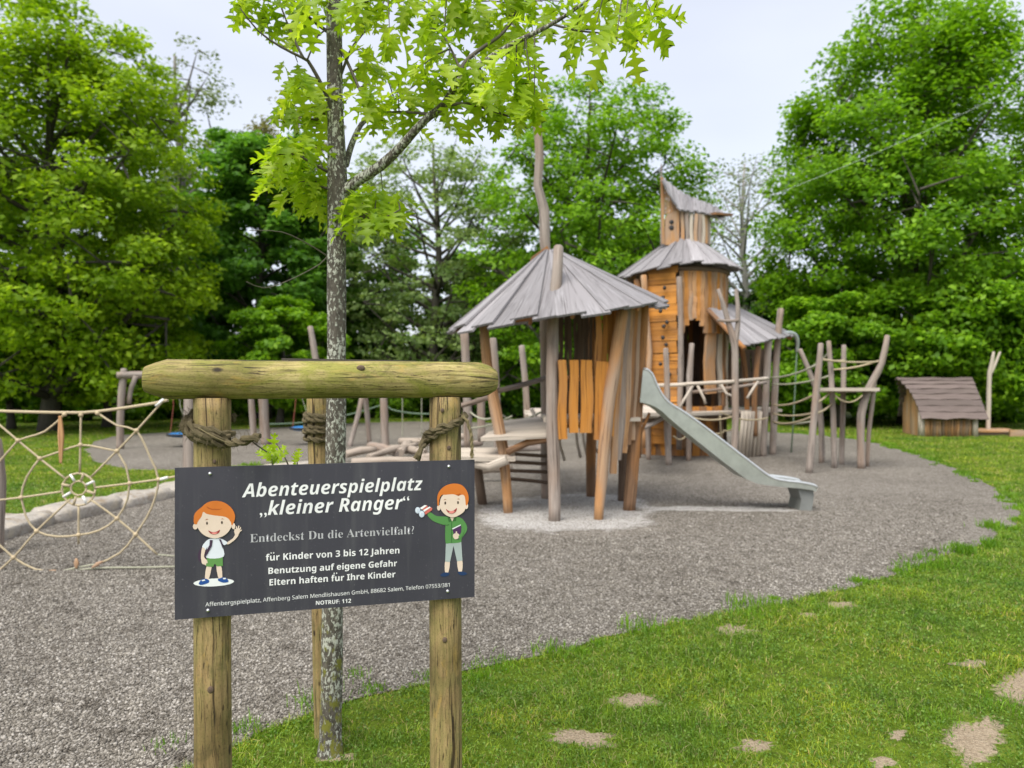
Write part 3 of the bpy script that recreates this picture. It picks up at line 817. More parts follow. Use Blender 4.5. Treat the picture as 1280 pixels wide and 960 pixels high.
def shrub(name, label, u, Y, vtop, hw, leaf, n=6000, ls=.10, seed=1, group='shrubs below the trees', cat='shrub', depth=.8):
    r = np.random.default_rng(seed)
    base = P(u, 480, Y); base.z = 0
    H = EYE - (vtop - 480) / F * Y; R = px(hw, Y)
    root = thing(name, label, cat, base, group)
    mb = MB(); nst = 9; tips = []
    for i in range(nst):
        az = i * 2.4; e = base + Vector((math.cos(az) * R * .6 * r.random(), math.sin(az) * R * .5 * r.random(), H * (.6 + .3 * r.random())))
        mb.tube([base + Vector((math.cos(az) * .06, math.sin(az) * .06, 0)), base.lerp(e, .5) + Vector((0, 0, .05)), e], [.025, .016, .006], 5, caps=False); tips.append(e)
    mb.build('stem', M['bark'], root)
    nc = 42
    cc = r.normal(size=(nc, 3)) * np.array([.42 * R, .42 * R * depth, .22 * H]) + np.array([base.x, base.y, .50 * H])
    cc[:, 0] = np.clip(cc[:, 0], base.x - R * .9, base.x + R * .9); cc[:, 2] = np.clip(cc[:, 2], .1, H * .9)
    w = r.integers(0, nc, n)
    rr = (.20 * min(R, H) + .12)
    pos = cc[w] + unit(r.normal(size=(n, 3))) * (r.random((n, 1)) ** .4) * rr * np.array([1.3, 1.2, .75])
    pos[:, 2] = np.clip(pos[:, 2], .03, H * 1.03)
    nrm = unit(r.normal(size=(n, 3)) * .7 + np.array([0, -.15, .8]))
    V, I = leaf_quads(pos, nrm, ls * (.5 + .8 * r.random(n)), .6, r)
    npmesh('foliage', V, 4, I, M[leaf], root)
    return root

tree('maple_tree', 'big bright yellow green tree at left edge, fullest crown on that side', 66, 25, 12, 470, 176, 'leaf_bright', 82000, .108, 620, 'dome', seed=11, nlimb=58, limb_k=1.5, clump=.125, flat_=.5)
tree('slender_tree', 'tall sparse grey green tree peeping up right of the big bright tree', 222, 36, 42, 420, 72, 'leaf_pale', 7500, .11, 220, 'oval', seed=12, nlimb=32, bark='bark_pale', spread=1.2, limb_k=1.6)
tree('dark_tree', 'dense deep green tree behind the oak trunk, left of the larch', 328, 33, 150, 470, 100, 'leaf_deep', 42000, .16, 320, 'dome', seed=13, nlimb=36)
tree('budding_tree', 'tall thin tan budding tree top above the deep green tree', 372, 42, 118, 420, 62, 'leaf_bud', 6000, .15, 140, 'oval', seed=14, nlimb=24, bark='bark_pale', spread=1.2)
tree('larch_tree', 'see-through grey green larch with level boughs beside the deep green tree', 545, 34, 160, 470, 110, 'larch', 21000, .11, 340, 'oval', seed=15, nlimb=46, spread=.9, flat_=.28, limb_k=1.3)
tree('lime_tree', 'round mid green tree behind the pavilion mast', 738, 31, 104, 485, 150, 'leaf_mid', 52000, .112, 420, 'dome', seed=16, nlimb=44, spread=1.0, limb_k=1.5, clump=.12)
tree('bare_tree', 'pale nearly leafless tree against the sky right of the tower', 930, 36, 184, 470, 80, 'leaf_pale', 9000, .085, 460, 'oval', seed=17, nlimb=46, bark='bark_grey', spread=1.2, limb_k=1.15)
tree('chestnut_tree', 'biggest dense green tree towering over the small hut', 1140, 29, 7, 500, 160, 'leaf_mid', 115000, .115, 620, 'dome', seed=18, nlimb=60, limb_k=1.3, clump=.135, flat_=.55)
tree('open_tree', 'sparse tree with visible limbs at the right picture edge', 1310, 36, 70, 470, 90, 'leaf_mid', 4200, .12, 200, 'oval', seed=19, nlimb=30, spread=1.2, limb_k=1.6)
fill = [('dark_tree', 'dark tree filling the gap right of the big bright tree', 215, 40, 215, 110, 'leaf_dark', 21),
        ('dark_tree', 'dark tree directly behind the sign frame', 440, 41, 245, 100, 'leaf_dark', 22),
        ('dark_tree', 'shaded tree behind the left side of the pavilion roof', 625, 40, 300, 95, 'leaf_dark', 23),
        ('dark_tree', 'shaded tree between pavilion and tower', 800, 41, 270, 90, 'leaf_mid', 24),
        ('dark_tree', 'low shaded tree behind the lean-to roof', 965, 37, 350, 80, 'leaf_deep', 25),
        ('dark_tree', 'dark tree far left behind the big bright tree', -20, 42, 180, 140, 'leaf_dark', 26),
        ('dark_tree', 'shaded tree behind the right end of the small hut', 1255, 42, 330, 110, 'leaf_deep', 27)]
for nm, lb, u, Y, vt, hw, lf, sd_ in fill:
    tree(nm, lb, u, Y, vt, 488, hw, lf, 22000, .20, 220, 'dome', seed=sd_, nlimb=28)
tree('young_tree', 'small bright green tree low behind the left sign post', 350, 28, 375, 500, 70, 'leaf_mid', 24000, .11, 150, 'dome', seed=31, nlimb=20)
tree('young_tree', 'small light green tree low under the big bright tree', 130, 27, 330, 490, 95, 'leaf_bright', 30000, .112, 170, 'dome', seed=32, nlimb=20)
tree('young_tree', 'low green tree at the left edge below the big crown', 10, 26, 370, 500, 80, 'leaf_mid', 24000, .112, 150, 'dome', seed=33, nlimb=20)
tree('young_tree', 'low bright green tree whose boughs hang above the hut ridge', 1190, 27, 330, 478, 110, 'leaf_mid', 36000, .112, 180, 'dome', seed=34, nlimb=22)
tree('young_tree', 'low green tree between the lean-to and the leaning rope posts', 1050, 27.5, 350, 500, 80, 'leaf_mid', 27000, .112, 150, 'dome', seed=35, nlimb=20)
sh = [(20, 31, 488, 60, 'shrub', 'low shrub at the far left lawn edge'), (110, 32, 490, 60, 'shrub', 'low shrub right of the big tree trunk'),
      (185, 33, 488, 50, 'leaf_mid', 'green shrub behind the swing frame post'), (245, 35, 492, 50, 'shrub', 'green shrub above the blue swing seat'),
      (305, 35, 495, 45, 'shrub', 'bright shrub seen between the sign posts'), (365, 35, 493, 45, 'shrub', 'bright shrub left of the oak trunk'),
      (430, 35, 492, 45, 'shrub', 'bright shrub right of the oak trunk'), (495, 35, 488, 50, 'shrub', 'bright shrub beneath the right half of the beam'),
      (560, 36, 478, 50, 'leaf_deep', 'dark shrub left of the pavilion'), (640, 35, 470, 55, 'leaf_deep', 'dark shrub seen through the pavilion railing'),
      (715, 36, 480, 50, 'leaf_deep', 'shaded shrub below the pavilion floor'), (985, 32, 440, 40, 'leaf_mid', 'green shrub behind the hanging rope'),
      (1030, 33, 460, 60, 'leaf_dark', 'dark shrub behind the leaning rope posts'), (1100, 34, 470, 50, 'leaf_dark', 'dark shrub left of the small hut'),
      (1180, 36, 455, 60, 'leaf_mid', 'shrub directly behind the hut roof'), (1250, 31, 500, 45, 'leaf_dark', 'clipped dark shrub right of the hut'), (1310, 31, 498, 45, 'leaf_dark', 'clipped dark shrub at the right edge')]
for i, (u, Y, vt, hw, lf, lb) in enumerate(sh):
    shrub('shrub', lb, u, Y, vt, hw, lf, 5200, .11, seed=60 + i)
shrub('blossom_shrub', 'pale silvery shrub behind the right half of the beam', 545, 38, 408, 26, 'blossom', 2600, .11, seed=90)
# the wood beyond, one mass
def wood_beyond():
    r = np.random.default_rng(77); nc = 520
    x = r.uniform(-48, 55, nc); y = r.uniform(47, 60, nc); z = np.abs(r.normal(0, 1, nc)) * 2.4 + .4
    n = 75000; w = r.integers(0, nc, n)
    pos = np.stack([x, y, z], 1)[w] + unit(r.normal(size=(n, 3))) * r.random((n, 1)) ** .4 * np.array([1.6, 1.4, .9])
    pos[:, 2] = np.maximum(pos[:, 2], .05)
    V, I = leaf_quads(pos, unit(r.normal(size=(n, 3)) * .7 + np.array([0, -.1, .8])), .22 * (.5 + .8 * r.random(n)), .6, r)
    tag(npmesh('woods', V, 4, I, M['leaf_dark']), 'dark wood closing the view behind the trees', kind='stuff')
wood_beyond()

# ------------------------------------------------------------------ boulders edging the gravel
def boulder(u0, v0, u1, v1, wpx, h, label):
    a, b = G(u0, v0), G(u1, v1)
    c = (a + b) / 2; L = (b - a).length; d = (b - a).normalized(); n_ = Vector((-d.y, d.x, 0))
    mb = MB(); mb.ball((0, 0, 0), 1, 22, 12, jit=.25)
    def sq(t): return math.copysign(abs(t) ** .42, t)
    W = wpx
    mb.v = [tuple(c + d * (sq(x) * L * .5) + n_ * (sq(y) * W * .5) + Vector((0, 0, max(-.02, sq(z) * h + .05 * mnoise.noise(Vector((x * 2 + c.x, y * 2, z))))))) for x, y, z in mb.v]
    o = mb.build('boulder', M['stone'], None, True)
    tag(o, label, 'boulder', 'flat boulders edging the gravel')
boulder(-70, 690, 52, 652, .55, .16, 'flat tan boulder at the far left of the edging, cut by the picture edge')
boulder(48, 655, 140, 634, .50, .17, 'flat grey boulder right of the web hub in the edging')
boulder(136, 636, 205, 620, .50, .14, 'flat pale boulder next to the sign in the edging')
boulder(203, 619, 262, 606, .5, .13, 'flat boulder half hidden behind the sign, end of the edging')
boulder(325, 590, 420, 583, .5, .12, 'pale flat boulder behind the top of the sign')

# ------------------------------------------------------------------ sign frame (near)
A = Vector((-0.888, 1.95, 0)); B_ = Vector((-0.110, 2.16, 0))
SD = (B_ - A).normalized(); SN = Vector((SD.y, -SD.x, 0))            # SN faces the camera
SW = (B_ - A).length
def S(u, v, out=0.0):
    """point on the sign's front face seen at a photo pixel -> (s, t, world)"""
    a = (u - 640) / F
    o_ = A + SN * out
    t = (a * o_.y - o_.x) / (SD.x - a * SD.y)
    p = o_ + SD * t
    z = EYE - (v - 480) / F * p.y
    return Vector((p.x, p.y, z))
def post_at(u, back):
    a = (u - 640) / F; o_ = A - SN * back
    t = (a * o_.y - o_.x) / (SD.x - a * SD.y)
    return o_ + SD * t
pl, pr = post_at(267, .054), post_at(557, .054)
fr = thing('tree_support', 'mossy round timber support of two posts and a thick crossbeam carrying the sign', 'tree support', ((pl + pr) / 2))
def near_log(name, a, b, r0, mat, rough=.035, n=40, step=.035, parent=None, ends=None):
    a, b = Vector(a), Vector(b); L = (b - a).length; k = max(2, int(L / step))
    pts = [a.lerp(b, i / k) for i in range(k + 1)]; rad = [r0] * (k + 1)
    if ends:
        d = (b - a).normalized()
        pre, post_ = ends
        pts = [a - d * x for x, _ in pre] + pts + [b + d * x for x, _ in post_]
        rad = [r0 * s for _, s in pre] + rad + [r0 * s for _, s in post_]
    mb = MB(); mb.tube(pts, rad, n, rough, seed=int(a.x * 1000) + 3)
    return mb.build(name, M[mat], parent, True)
near_log('post', pl + Vector((0, 0, -.05)), pl + Vector((-.004, 0, 1.562)), .0485, 'stake', .03, parent=fr)
near_log('post', pr + Vector((.003, 0, -.05)), pr + Vector((-.002, 0, 1.562)), .0475, 'stake', .03, parent=fr)
bl = post_at(209, .050) + Vector((0, 0, 1.612)); br = post_at(596, .050) + Vector((0, 0, 1.612))
near_log('crossbeam', bl, br, .0535, 'beam', .03, n=48, parent=fr,
         ends=([(.056, .60), (.054, .64), (.03, .82)], [(.012, .97), (.035, .84), (.055, .62), (.060, .5)]))
# knots and an axe scar on the beam, laths lying behind it
for u, v, w in ((451, 460, .011), (453, 481, .012)):
    kb = MB(); c = S(u, v, -.001); kb.ball(c + SN * -.004, w, 12, 7, sc=(1.1, .35, .75))
    kb.build('knot', M['dark_wood'], fr, True)
for u, v, w in ((553, 513, .0055), (561, 560, .006), (268, 577, .005), (556, 800, .007), (263, 862, .009)):
    kb = MB(); kb.ball(S(u, v, -.054 + .0475) , w, 10, 6, sc=(1, .5, 1.2)); kb.build('knot', M['dark_wood'], fr, True)
mb = MB(); mb.plank(post_at(352, .115) + Vector((0, 0, 1.668)), post_at(520, .115) + Vector((0, 0, 1.664)), (0, 0, 1), .012, .03); mb.build('lath', M['bark'], fr)

# third stake behind the trunk
st = thing('wooden_stake', 'lone round stake tied close behind the oak trunk', 'stake', (-0.86, 3.34, 0))
near_log('stake', (-0.845, 3.36, -.05), (-.885, 3.36, 1.66), .049, 'stake', .03, parent=st)

# coir lashings
def lashing(path, r, parent, name='lashing', fuzz=90, mat='coir'):
    """two-ply twisted rope with loose fibres along a path"""
    q, _ = smooth([Vector(p) for p in path], [0] * len(path), .012)
    mb = MB(); L = 0; ply = [[], []]
    for i, p in enumerate(q):
        t = (q[min(i + 1, len(q) - 1)] - q[max(i - 1, 0)]).normalized()
        a = Vector((0, 0, 1)) if abs(t.z) < .9 else Vector((1, 0, 0))
        e1 = (a - t * a.dot(t)).normalized(); e2 = t.cross(e1)
        if i: L += (p - q[i - 1]).length
        for k in range(2):
            th = L / (r * 3.6) * PI + k * PI
            ply[k].append(p + (e1 * math.cos(th) + e2 * math.sin(th)) * r * .52)
    for k in range(2): mb.tube(ply[k], r * .62, 7, .22)
    for _ in range(fuzz):
        p = rnd.choice(q); d = Vector((rnd.gauss(0, 1), rnd.gauss(0, 1), rnd.gauss(0, .8))).normalized()
        e = p + d * r * (1.1 + .9 * rnd.random()); f_ = e + Vector((rnd.gauss(0, 1), rnd.gauss(0, 1), rnd.gauss(-.3, 1))) * r * .6
        mb.tube([p, e, f_], [r * .05, r * .045, r * .02], 3, caps=False)
    return mb.build(name, M[mat], parent)
def wrap(c, r, a0, a1, z0, z1, n=14, wob=.004):
    out = []
    for i in range(n + 1):
        a = math.radians(a0 + (a1 - a0) * i / n); z = z0 + (z1 - z0) * i / n
        out.append(Vector((c.x + r * math.sin(a), c.y - r * math.cos(a), z + wob * math.sin(i * 1.9))))
    return out
def zz(v, Y): return EYE - (v - 480) / F * Y
Yl = pl.y - .04
lashing(wrap(pl, .062, -200, 75, zz(514, Yl), zz(545, Yl)), .0115, fr, fuzz=110)
lashing(wrap(pl, .066, -215, 60, zz(524, Yl), zz(549, Yl)), .0125, fr, fuzz=130)
lashing(wrap(pl, .060, -150, 50, zz(532, Yl), zz(556, Yl)) + [P(306, 551, 1.93), P(318, 546, 1.93), P(324, 548, 1.93)], .0125, fr, fuzz=150)
lashing(wrap(pl, .071, -120, -55, zz(518, Yl), zz(537, Yl)), .014, fr, fuzz=120)
mb = MB(); q, _ = smooth([P(248, 535, 1.9), P(266, 545, 1.9), P(284, 553, 1.91), P(292, 553, 1.92)], [0] * 4, .01); mb.tube(q, .0013, 5); mb.build('strand', M['coir_pale'], fr)
mb = MB(); q, _ = smooth([P(312, 549, 1.93), P(322, 557, 1.94), P(334, 565, 1.95)], [0] * 3, .01); mb.tube(q, [.002] * len(q), 5); mb.build('strand', M['bark'], fr)
Yr = pr.y - .04
lashing(wrap(pr, .058, 95, -95, zz(520, Yr), zz(547, Yr)) + [P(527, 560, 2.12), P(521, 574, 2.12)], .0105, fr, fuzz=130)
lashing(wrap(pr, .060, 70, -80, zz(523, Yr), zz(556, Yr)), .008, fr, fuzz=80)
lashing([P(578, 519, 2.15), P(584, 527, 2.15), P(589, 545, 2.15), P(590, 572, 2.15)], .0055, fr, fuzz=150, mat='coir_pale')
cs_ = Vector((-.874, 3.36, 0))
for k, (z0, z1) in enumerate(((518, 522), (526, 524), (533, 536), (541, 538), (547, 552))):
    lashing(wrap(cs_, .062 + .004 * (k % 2), -190, 170, zz(z0, 3.3), zz(z1, 3.3), 16), .012, st, fuzz=60)

# ------------------------------------------------------------------ sign board
board = MB()
c4 = [S(219.5, 585), S(593, 574), S(593, 745), S(219.5, 775)]
zt = (c4[0].z + c4[1].z) / 2; zb_ = (c4[2].z + c4[3].z) / 2
q0 = [Vector((A.x, A.y, zb_)), Vector((B_.x, B_.y, zb_)), Vector((B_.x, B_.y, zt)), Vector((A.x, A.y, zt))]
board.prism(q0, SN, .004)
def board_mat():
    m, nt, b, o = new_mat('sign_panel')
    tc = N(nt, 'ShaderNodeTexCoord').outputs['Object']
    n = noise(nt, tc, 3, 3); n2 = noise(nt, tc, 180, 2)
    c = ramp(nt, n, [(.3, (.040, .038, .052)), (.7, (.054, .051, .068))])
    c = mixc(nt, c, ramp(nt, n2, [(.68, (0, 0, 0)), (.76, (.25, .25, .25))]), .3, 'ADD')
    st_ = noise(nt, mapping(nt, tc, (30, 30, 2.2)), 1.0, 4, .6)
    c = mixc(nt, c, (.12, .12, .125), mathn(nt, 'MULTIPLY', ramp(nt, st_, [(.5, (0, 0, 0)), (.75, (1, 1, 1))]), .3))
    nt.links.new(c, b.inputs['Base Color']); b.inputs['Roughness'].default_value = .42
    b.inputs['Specular IOR Level'].default_value = .45
    return m
M['panel'] = board_mat()
sg = thing('sign_board', 'dark grey printed playground notice board screwed to the timber frame', 'sign', Vector(((A.x + B_.x) / 2, (A.y + B_.y) / 2, zb_)))
board.build('panel', M['panel'], sg)
mb = MB()
for u, v in ((262.5, 592), (561, 583), (260, 763), (559.5, 739)):
    mb = MB(); mb.ball(S(u, v, .0045), .0048, 12, 6); mb.build('screw', M['screw'], sg, True)
M['ink'] = flat('white_print', (.78, .78, .78), .5)
M['ink2'] = flat('pale_print', (.44, .44, .46), .5)
def math_sans_bold(s):
    out = ''
    for ch in s:
        if 'A' <= ch <= 'Z': out += chr(0x1D5D4 + ord(ch) - 65)
        elif 'a' <= ch <= 'z': out += chr(0x1D5EE + ord(ch) - 97)
        elif '0' <= ch <= '9': out += chr(0x1D7EC + ord(ch) - 48)
        else: out += ch
    return out
def math_sans(s):
    out = ''
    for ch in s:
        if 'A' <= ch <= 'Z': out += chr(0x1D5A0 + ord(ch) - 65)
        elif 'a' <= ch <= 'z': out += chr(0x1D5BA + ord(ch) - 97)
        elif '0' <= ch <= '9': out += chr(0x1D7E2 + ord(ch) - 48)
        else: out += ch
    return out
def math_ital(s):
    out = ''
    for ch in s:
        if 'A' <= ch <= 'Z': out += chr(0x1D63C + ord(ch) - 65)
        elif 'a' <= ch <= 'z': out += chr(0x1D656 + ord(ch) - 97)
        else: out += ch
    return out
def math_serif(s):
    out = ''
    for ch in s:
        if 'A' <= ch <= 'Z': out += chr(0x1D400 + ord(ch) - 65)
        elif 'a' <= ch <= 'z': out += chr(0x1D41A + ord(ch) - 97)
        else: out += ch
    return out
def lettering(txt, a, b, mat, off=0.0, shear=0.0, hscale=1.0, out=.0046, dots=()):
    cu = bpy.data.curves.new('lettering', 'FONT'); cu.body = txt; cu.shear = shear; cu.offset = off; cu.resolution_u = 3
    o = bpy.data.objects.new('lettering', cu); col.objects.link(o)
    bpy.context.view_layer.update()
    me = bpy.data.meshes.new_from_object(o.evaluated_get(bpy.context.evaluated_depsgraph_get()))
    bpy.data.objects.remove(o); bpy.data.curves.remove(cu)
    co = np.empty(len(me.vertices) * 3, np.float32); me.vertices.foreach_get('co', co); co = co.reshape(-1, 3)
    x0, x1 = co[:, 0].min(), co[:, 0].max()
    pa, pb = S(*a, out), S(*b, out)
    ex = (pb - pa); k = ex.length / (x1 - x0); ex.normalize()
    ez = Vector((0, 0, 1))
    W = np.array(pa)[None] + np.outer((co[:, 0] - x0) * k, np.array(ex)) + np.outer(co[:, 1] * k * hscale, np.array(ez))
    W -= np.array(WLOC[sg.name])
    me.vertices.foreach_set('co', W.astype(np.float32).ravel())
    if dots:
        import bmesh
        bm = bmesh.new(); bm.from_mesh(me); w0 = WLOC[sg.name]
        for u, v in dots:
            bm.faces.new([bm.verts.new(S(u + .82 * math.cos(-q * PI / 6), v + .9 * math.sin(-q * PI / 6), out) - w0) for q in range(12)])
        bm.to_mesh(me); bm.free()
    me.materials.clear(); me.materials.append(mat); me.update()
    ob = bpy.data.objects.new('lettering', me); col.objects.link(ob); ob.parent = sg
    return ob
def c1(x, y): return (200 + x / 3.0476, 560 + y / 3.0476)
lettering(math_ital('Abenteuerspielplatz'), c1(312, 188), c1(1000, 160), M['ink'])
lettering('„' + math_ital('kleiner Ranger') + '“', c1(380, 257), c1(950, 231), M['ink'], shear=0)
lettering(math_serif('Entdeckst Du die Artenvielfalt?'), c1(343, 360), c1(968, 327), M['ink2'], off=-.007)
lettering(math_sans_bold('für Kinder von 3 bis 12 Jahren'.replace('ü', 'u')), c1(403, 430), c1(912, 401), M['ink'], dots=(c1(423.5, 400), c1(433, 399.4)))
lettering(math_sans_bold('Benutzung auf eigene Gefahr'), c1(413, 480), c1(903, 450), M['ink'])
lettering(math_sans_bold('Eltern haften für Ihre Kinder'.replace('ü', 'u')), c1(417, 524), c1(897, 492), M['ink'], dots=(c1(663.5, 477.5), c1(673, 477)))
lettering(math_sans('Affenbergspielplatz, Affenberg Salem Mendlishausen GmbH, 88682 Salem, Telefon 07553/381'), c1(173, 604), c1(1103, 528), M['ink'], off=.0)
lettering(math_sans_bold('NOTRUF: 112'), c1(594, 598), c1(728, 589), M['ink'])
def disc(mb, u, v, ru, rv, lay, mi=0, n=18, rot=0.0):
    pts = []
    for i in range(n):
        a = 2 * PI * i / n; x, y = ru * math.cos(a), rv * math.sin(a)
        pts.append((u + x * math.cos(rot) - y * math.sin(rot), v + x * math.sin(rot) + y * math.cos(rot)))
    poly(mb, pts, lay, mi)
def poly(mb, pts, lay, mi=0):
    W = [S(u, v, .0044 + .00022 * lay) for u, v in pts]
    for t3 in tessellate_polygon([W]):
        a, b, c = [W[i] for i in t3]
        if (b - a).cross(c - a).dot(SN) < 0: t3 = tuple(reversed(t3))
        mb.add([W[i] for i in t3], [(0, 1, 2)], [[(0, 0)] * 3], mi)
def spl(pts, closed=True):
    """smooth closed outline in pixels"""
    out = []; n = len(pts)
    for i in range(n):
        p0, p1, p2, p3 = [Vector((*pts[(i + k) % n], 0)) for k in (-1, 0, 1, 2)]
        for j in range(4):
            t = j / 4
            q = .5 * ((2 * p1) + (p2 - p0) * t + (2 * p0 - 5 * p1 + 4 * p2 - p3) * t * t + (3 * p1 - p0 - 3 * p2 + p3) * t ** 3)
            out.append((q.x, q.y))
    return out
PRINT = {k: flat('print_' + k, c, .5) for k, c in dict(
    skin=(.72, .58, .47), hair=(.60, .165, .02), hair_dark=(.40, .09, .01), shirt=(.70, .74, .80), pack=(.05, .025, .055), shorts=(.11, .27, .07), shoe=(.012, .07, .28),
    mouth=(.30, .03, .03), tongue=(.75, .25, .22), eye=(.05, .03, .02), white=(.78, .80, .80), green=(.085, .25, .065), book=(.07, .02, .09), grey=(.36, .42, .41),
    navy=(.01, .035, .11), red=(.55, .13, .10), lens=(.55, .62, .72), gline=(.035, .12, .03)).items()}
PK = list(PRINT)
def pi_(k): return PK.index(k)
def fig(conv, shapes, label):
    mb = MB()
    for lay, (kind, colr, *a) in enumerate(shapes):
        l_ = 1 + lay * .5
        if kind == 'e':
            x, y, rx, ry = a[:4]; u, v = conv(x, y); u1, v1 = conv(x + rx, y + ry)
            disc(mb, u, v, u1 - u, v1 - v, l_, pi_(colr), rot=a[4] if len(a) > 4 else 0)
        else:
            pts = [conv(x, y) for x, y in a[0]]
            poly(mb, spl(pts) if kind == 's' else pts, l_, pi_(colr))
    o = mb.build('printed_figure', [PRINT[k] for k in PK], sg); o['label'] = label
k1 = 549 / 80
def ca(x, y): return (230 + x / k1, 610 + y / k1)
boy1 = [('e', 'white', 255, 810, 175, 34, -.05),
        ('s', 'pack', [(215, 440), (160, 495), (122, 560), (125, 620), (160, 640), (200, 600), (215, 520)]),
        ('s', 'skin', [(195, 670), (180, 780), (210, 785), (236, 672)]), ('s', 'skin', [(278, 668), (298, 780), (328, 775), (318, 668)]),
        ('s', 'shoe', [(128, 815), (150, 785), (185, 778), (212, 790), (212, 812), (160, 830), (132, 828)]), ('s', 'shoe', [(292, 780), (305, 775), (345, 765), (375, 785), (380, 805), (340, 812), (296, 797)]),
        ('p', 'white', [(150, 790), (178, 784), (182, 794), (156, 800)]), ('p', 'white', [(332, 772), (356, 770), (362, 780), (340, 784)]),
        ('p', 'shorts', [(198, 592), (332, 588), (333, 668), (285, 672), (264, 648), (250, 676), (190, 672)]),
        ('s', 'shirt', [(225, 436), (190, 455), (155, 505), (180, 535), (200, 510), (193, 598), (340, 588), (325, 480), (345, 490), (375, 470), (330, 440), (280, 432)]),
        ('s', 'skin', [(157, 510), (182, 530), (172, 590), (200, 625), (185, 655), (160, 650), (148, 620), (146, 570)]),
        ('p', 'skin', [(180, 610), (205, 640), (198, 645), (172, 625)]), ('p', 'skin', [(172, 625), (192, 662), (184, 664), (162, 640)]), ('p', 'skin', [(160, 630), (172, 655), (163, 655), (150, 640)]),
        ('s', 'skin', [(372, 466), (420, 430), (448, 385), (470, 395), (440, 440), (380, 484)]),
        ('s', 'skin', [(430, 370), (445, 350), (470, 355), (480, 375), (462, 402), (440, 400)]),
        ('p', 'skin', [(438, 362), (424, 352), (428, 346), (446, 354)]), ('p', 'skin', [(448, 358), (444, 330), (453, 328), (460, 356)]), ('p', 'skin', [(458, 356), (466, 322), (475, 324), (470, 358)]),
        ('p', 'skin', [(468, 358), (484, 334), (491, 340), (478, 364)]), ('p', 'skin', [(474, 366), (494, 356), (497, 363), (478, 378)]),
        ('p', 'pack', [(222, 444), (246, 448), (238, 500), (205, 560), (178, 600), (190, 540), (218, 490)]), ('p', 'pack', [(300, 440), (316, 440), (332, 480), (330, 520), (318, 480)]),
        ('e', 'skin', 97, 330, 21, 26), ('e', 'skin', 424, 326, 16, 26),
        ('s', 'skin', [(112, 300), (150, 210), (260, 190), (380, 220), (412, 300), (385, 370), (330, 415), (262, 432), (185, 412), (130, 362)]),
        ('s', 'hair', [(85, 300), (92, 220), (150, 165), (200, 125), (270, 110), (345, 125), (410, 175), (438, 240), (425, 300), (408, 320), (400, 290), (360, 250), (260, 235), (195, 222), (165, 205), (150, 245), (118, 290), (110, 310)]),
        ('p', 'hair_dark', [(190, 158), (240, 178), (300, 180), (330, 176), (300, 188), (240, 188), (205, 176)]),
        ('e', 'eye', 197, 302, 8, 13), ('e', 'eye', 325, 296, 8, 13),
        ('p', 'hair_dark', [(178, 276), (196, 264), (212, 270), (196, 270)]), ('p', 'hair_dark', [(316, 268), (330, 260), (344, 268), (330, 266)]),
        ('s', 'mouth', [(208, 364), (240, 378), (280, 374), (308, 358), (295, 386), (262, 398), (228, 390)]), ('s', 'tongue', [(235, 386), (262, 380), (288, 384), (262, 398)])]
fig(ca, boy1, 'printed red haired boy with rucksack waving')
k2 = 576 / 90
def cb(x, y): return (510 + x / k2, 590 + y / k2)
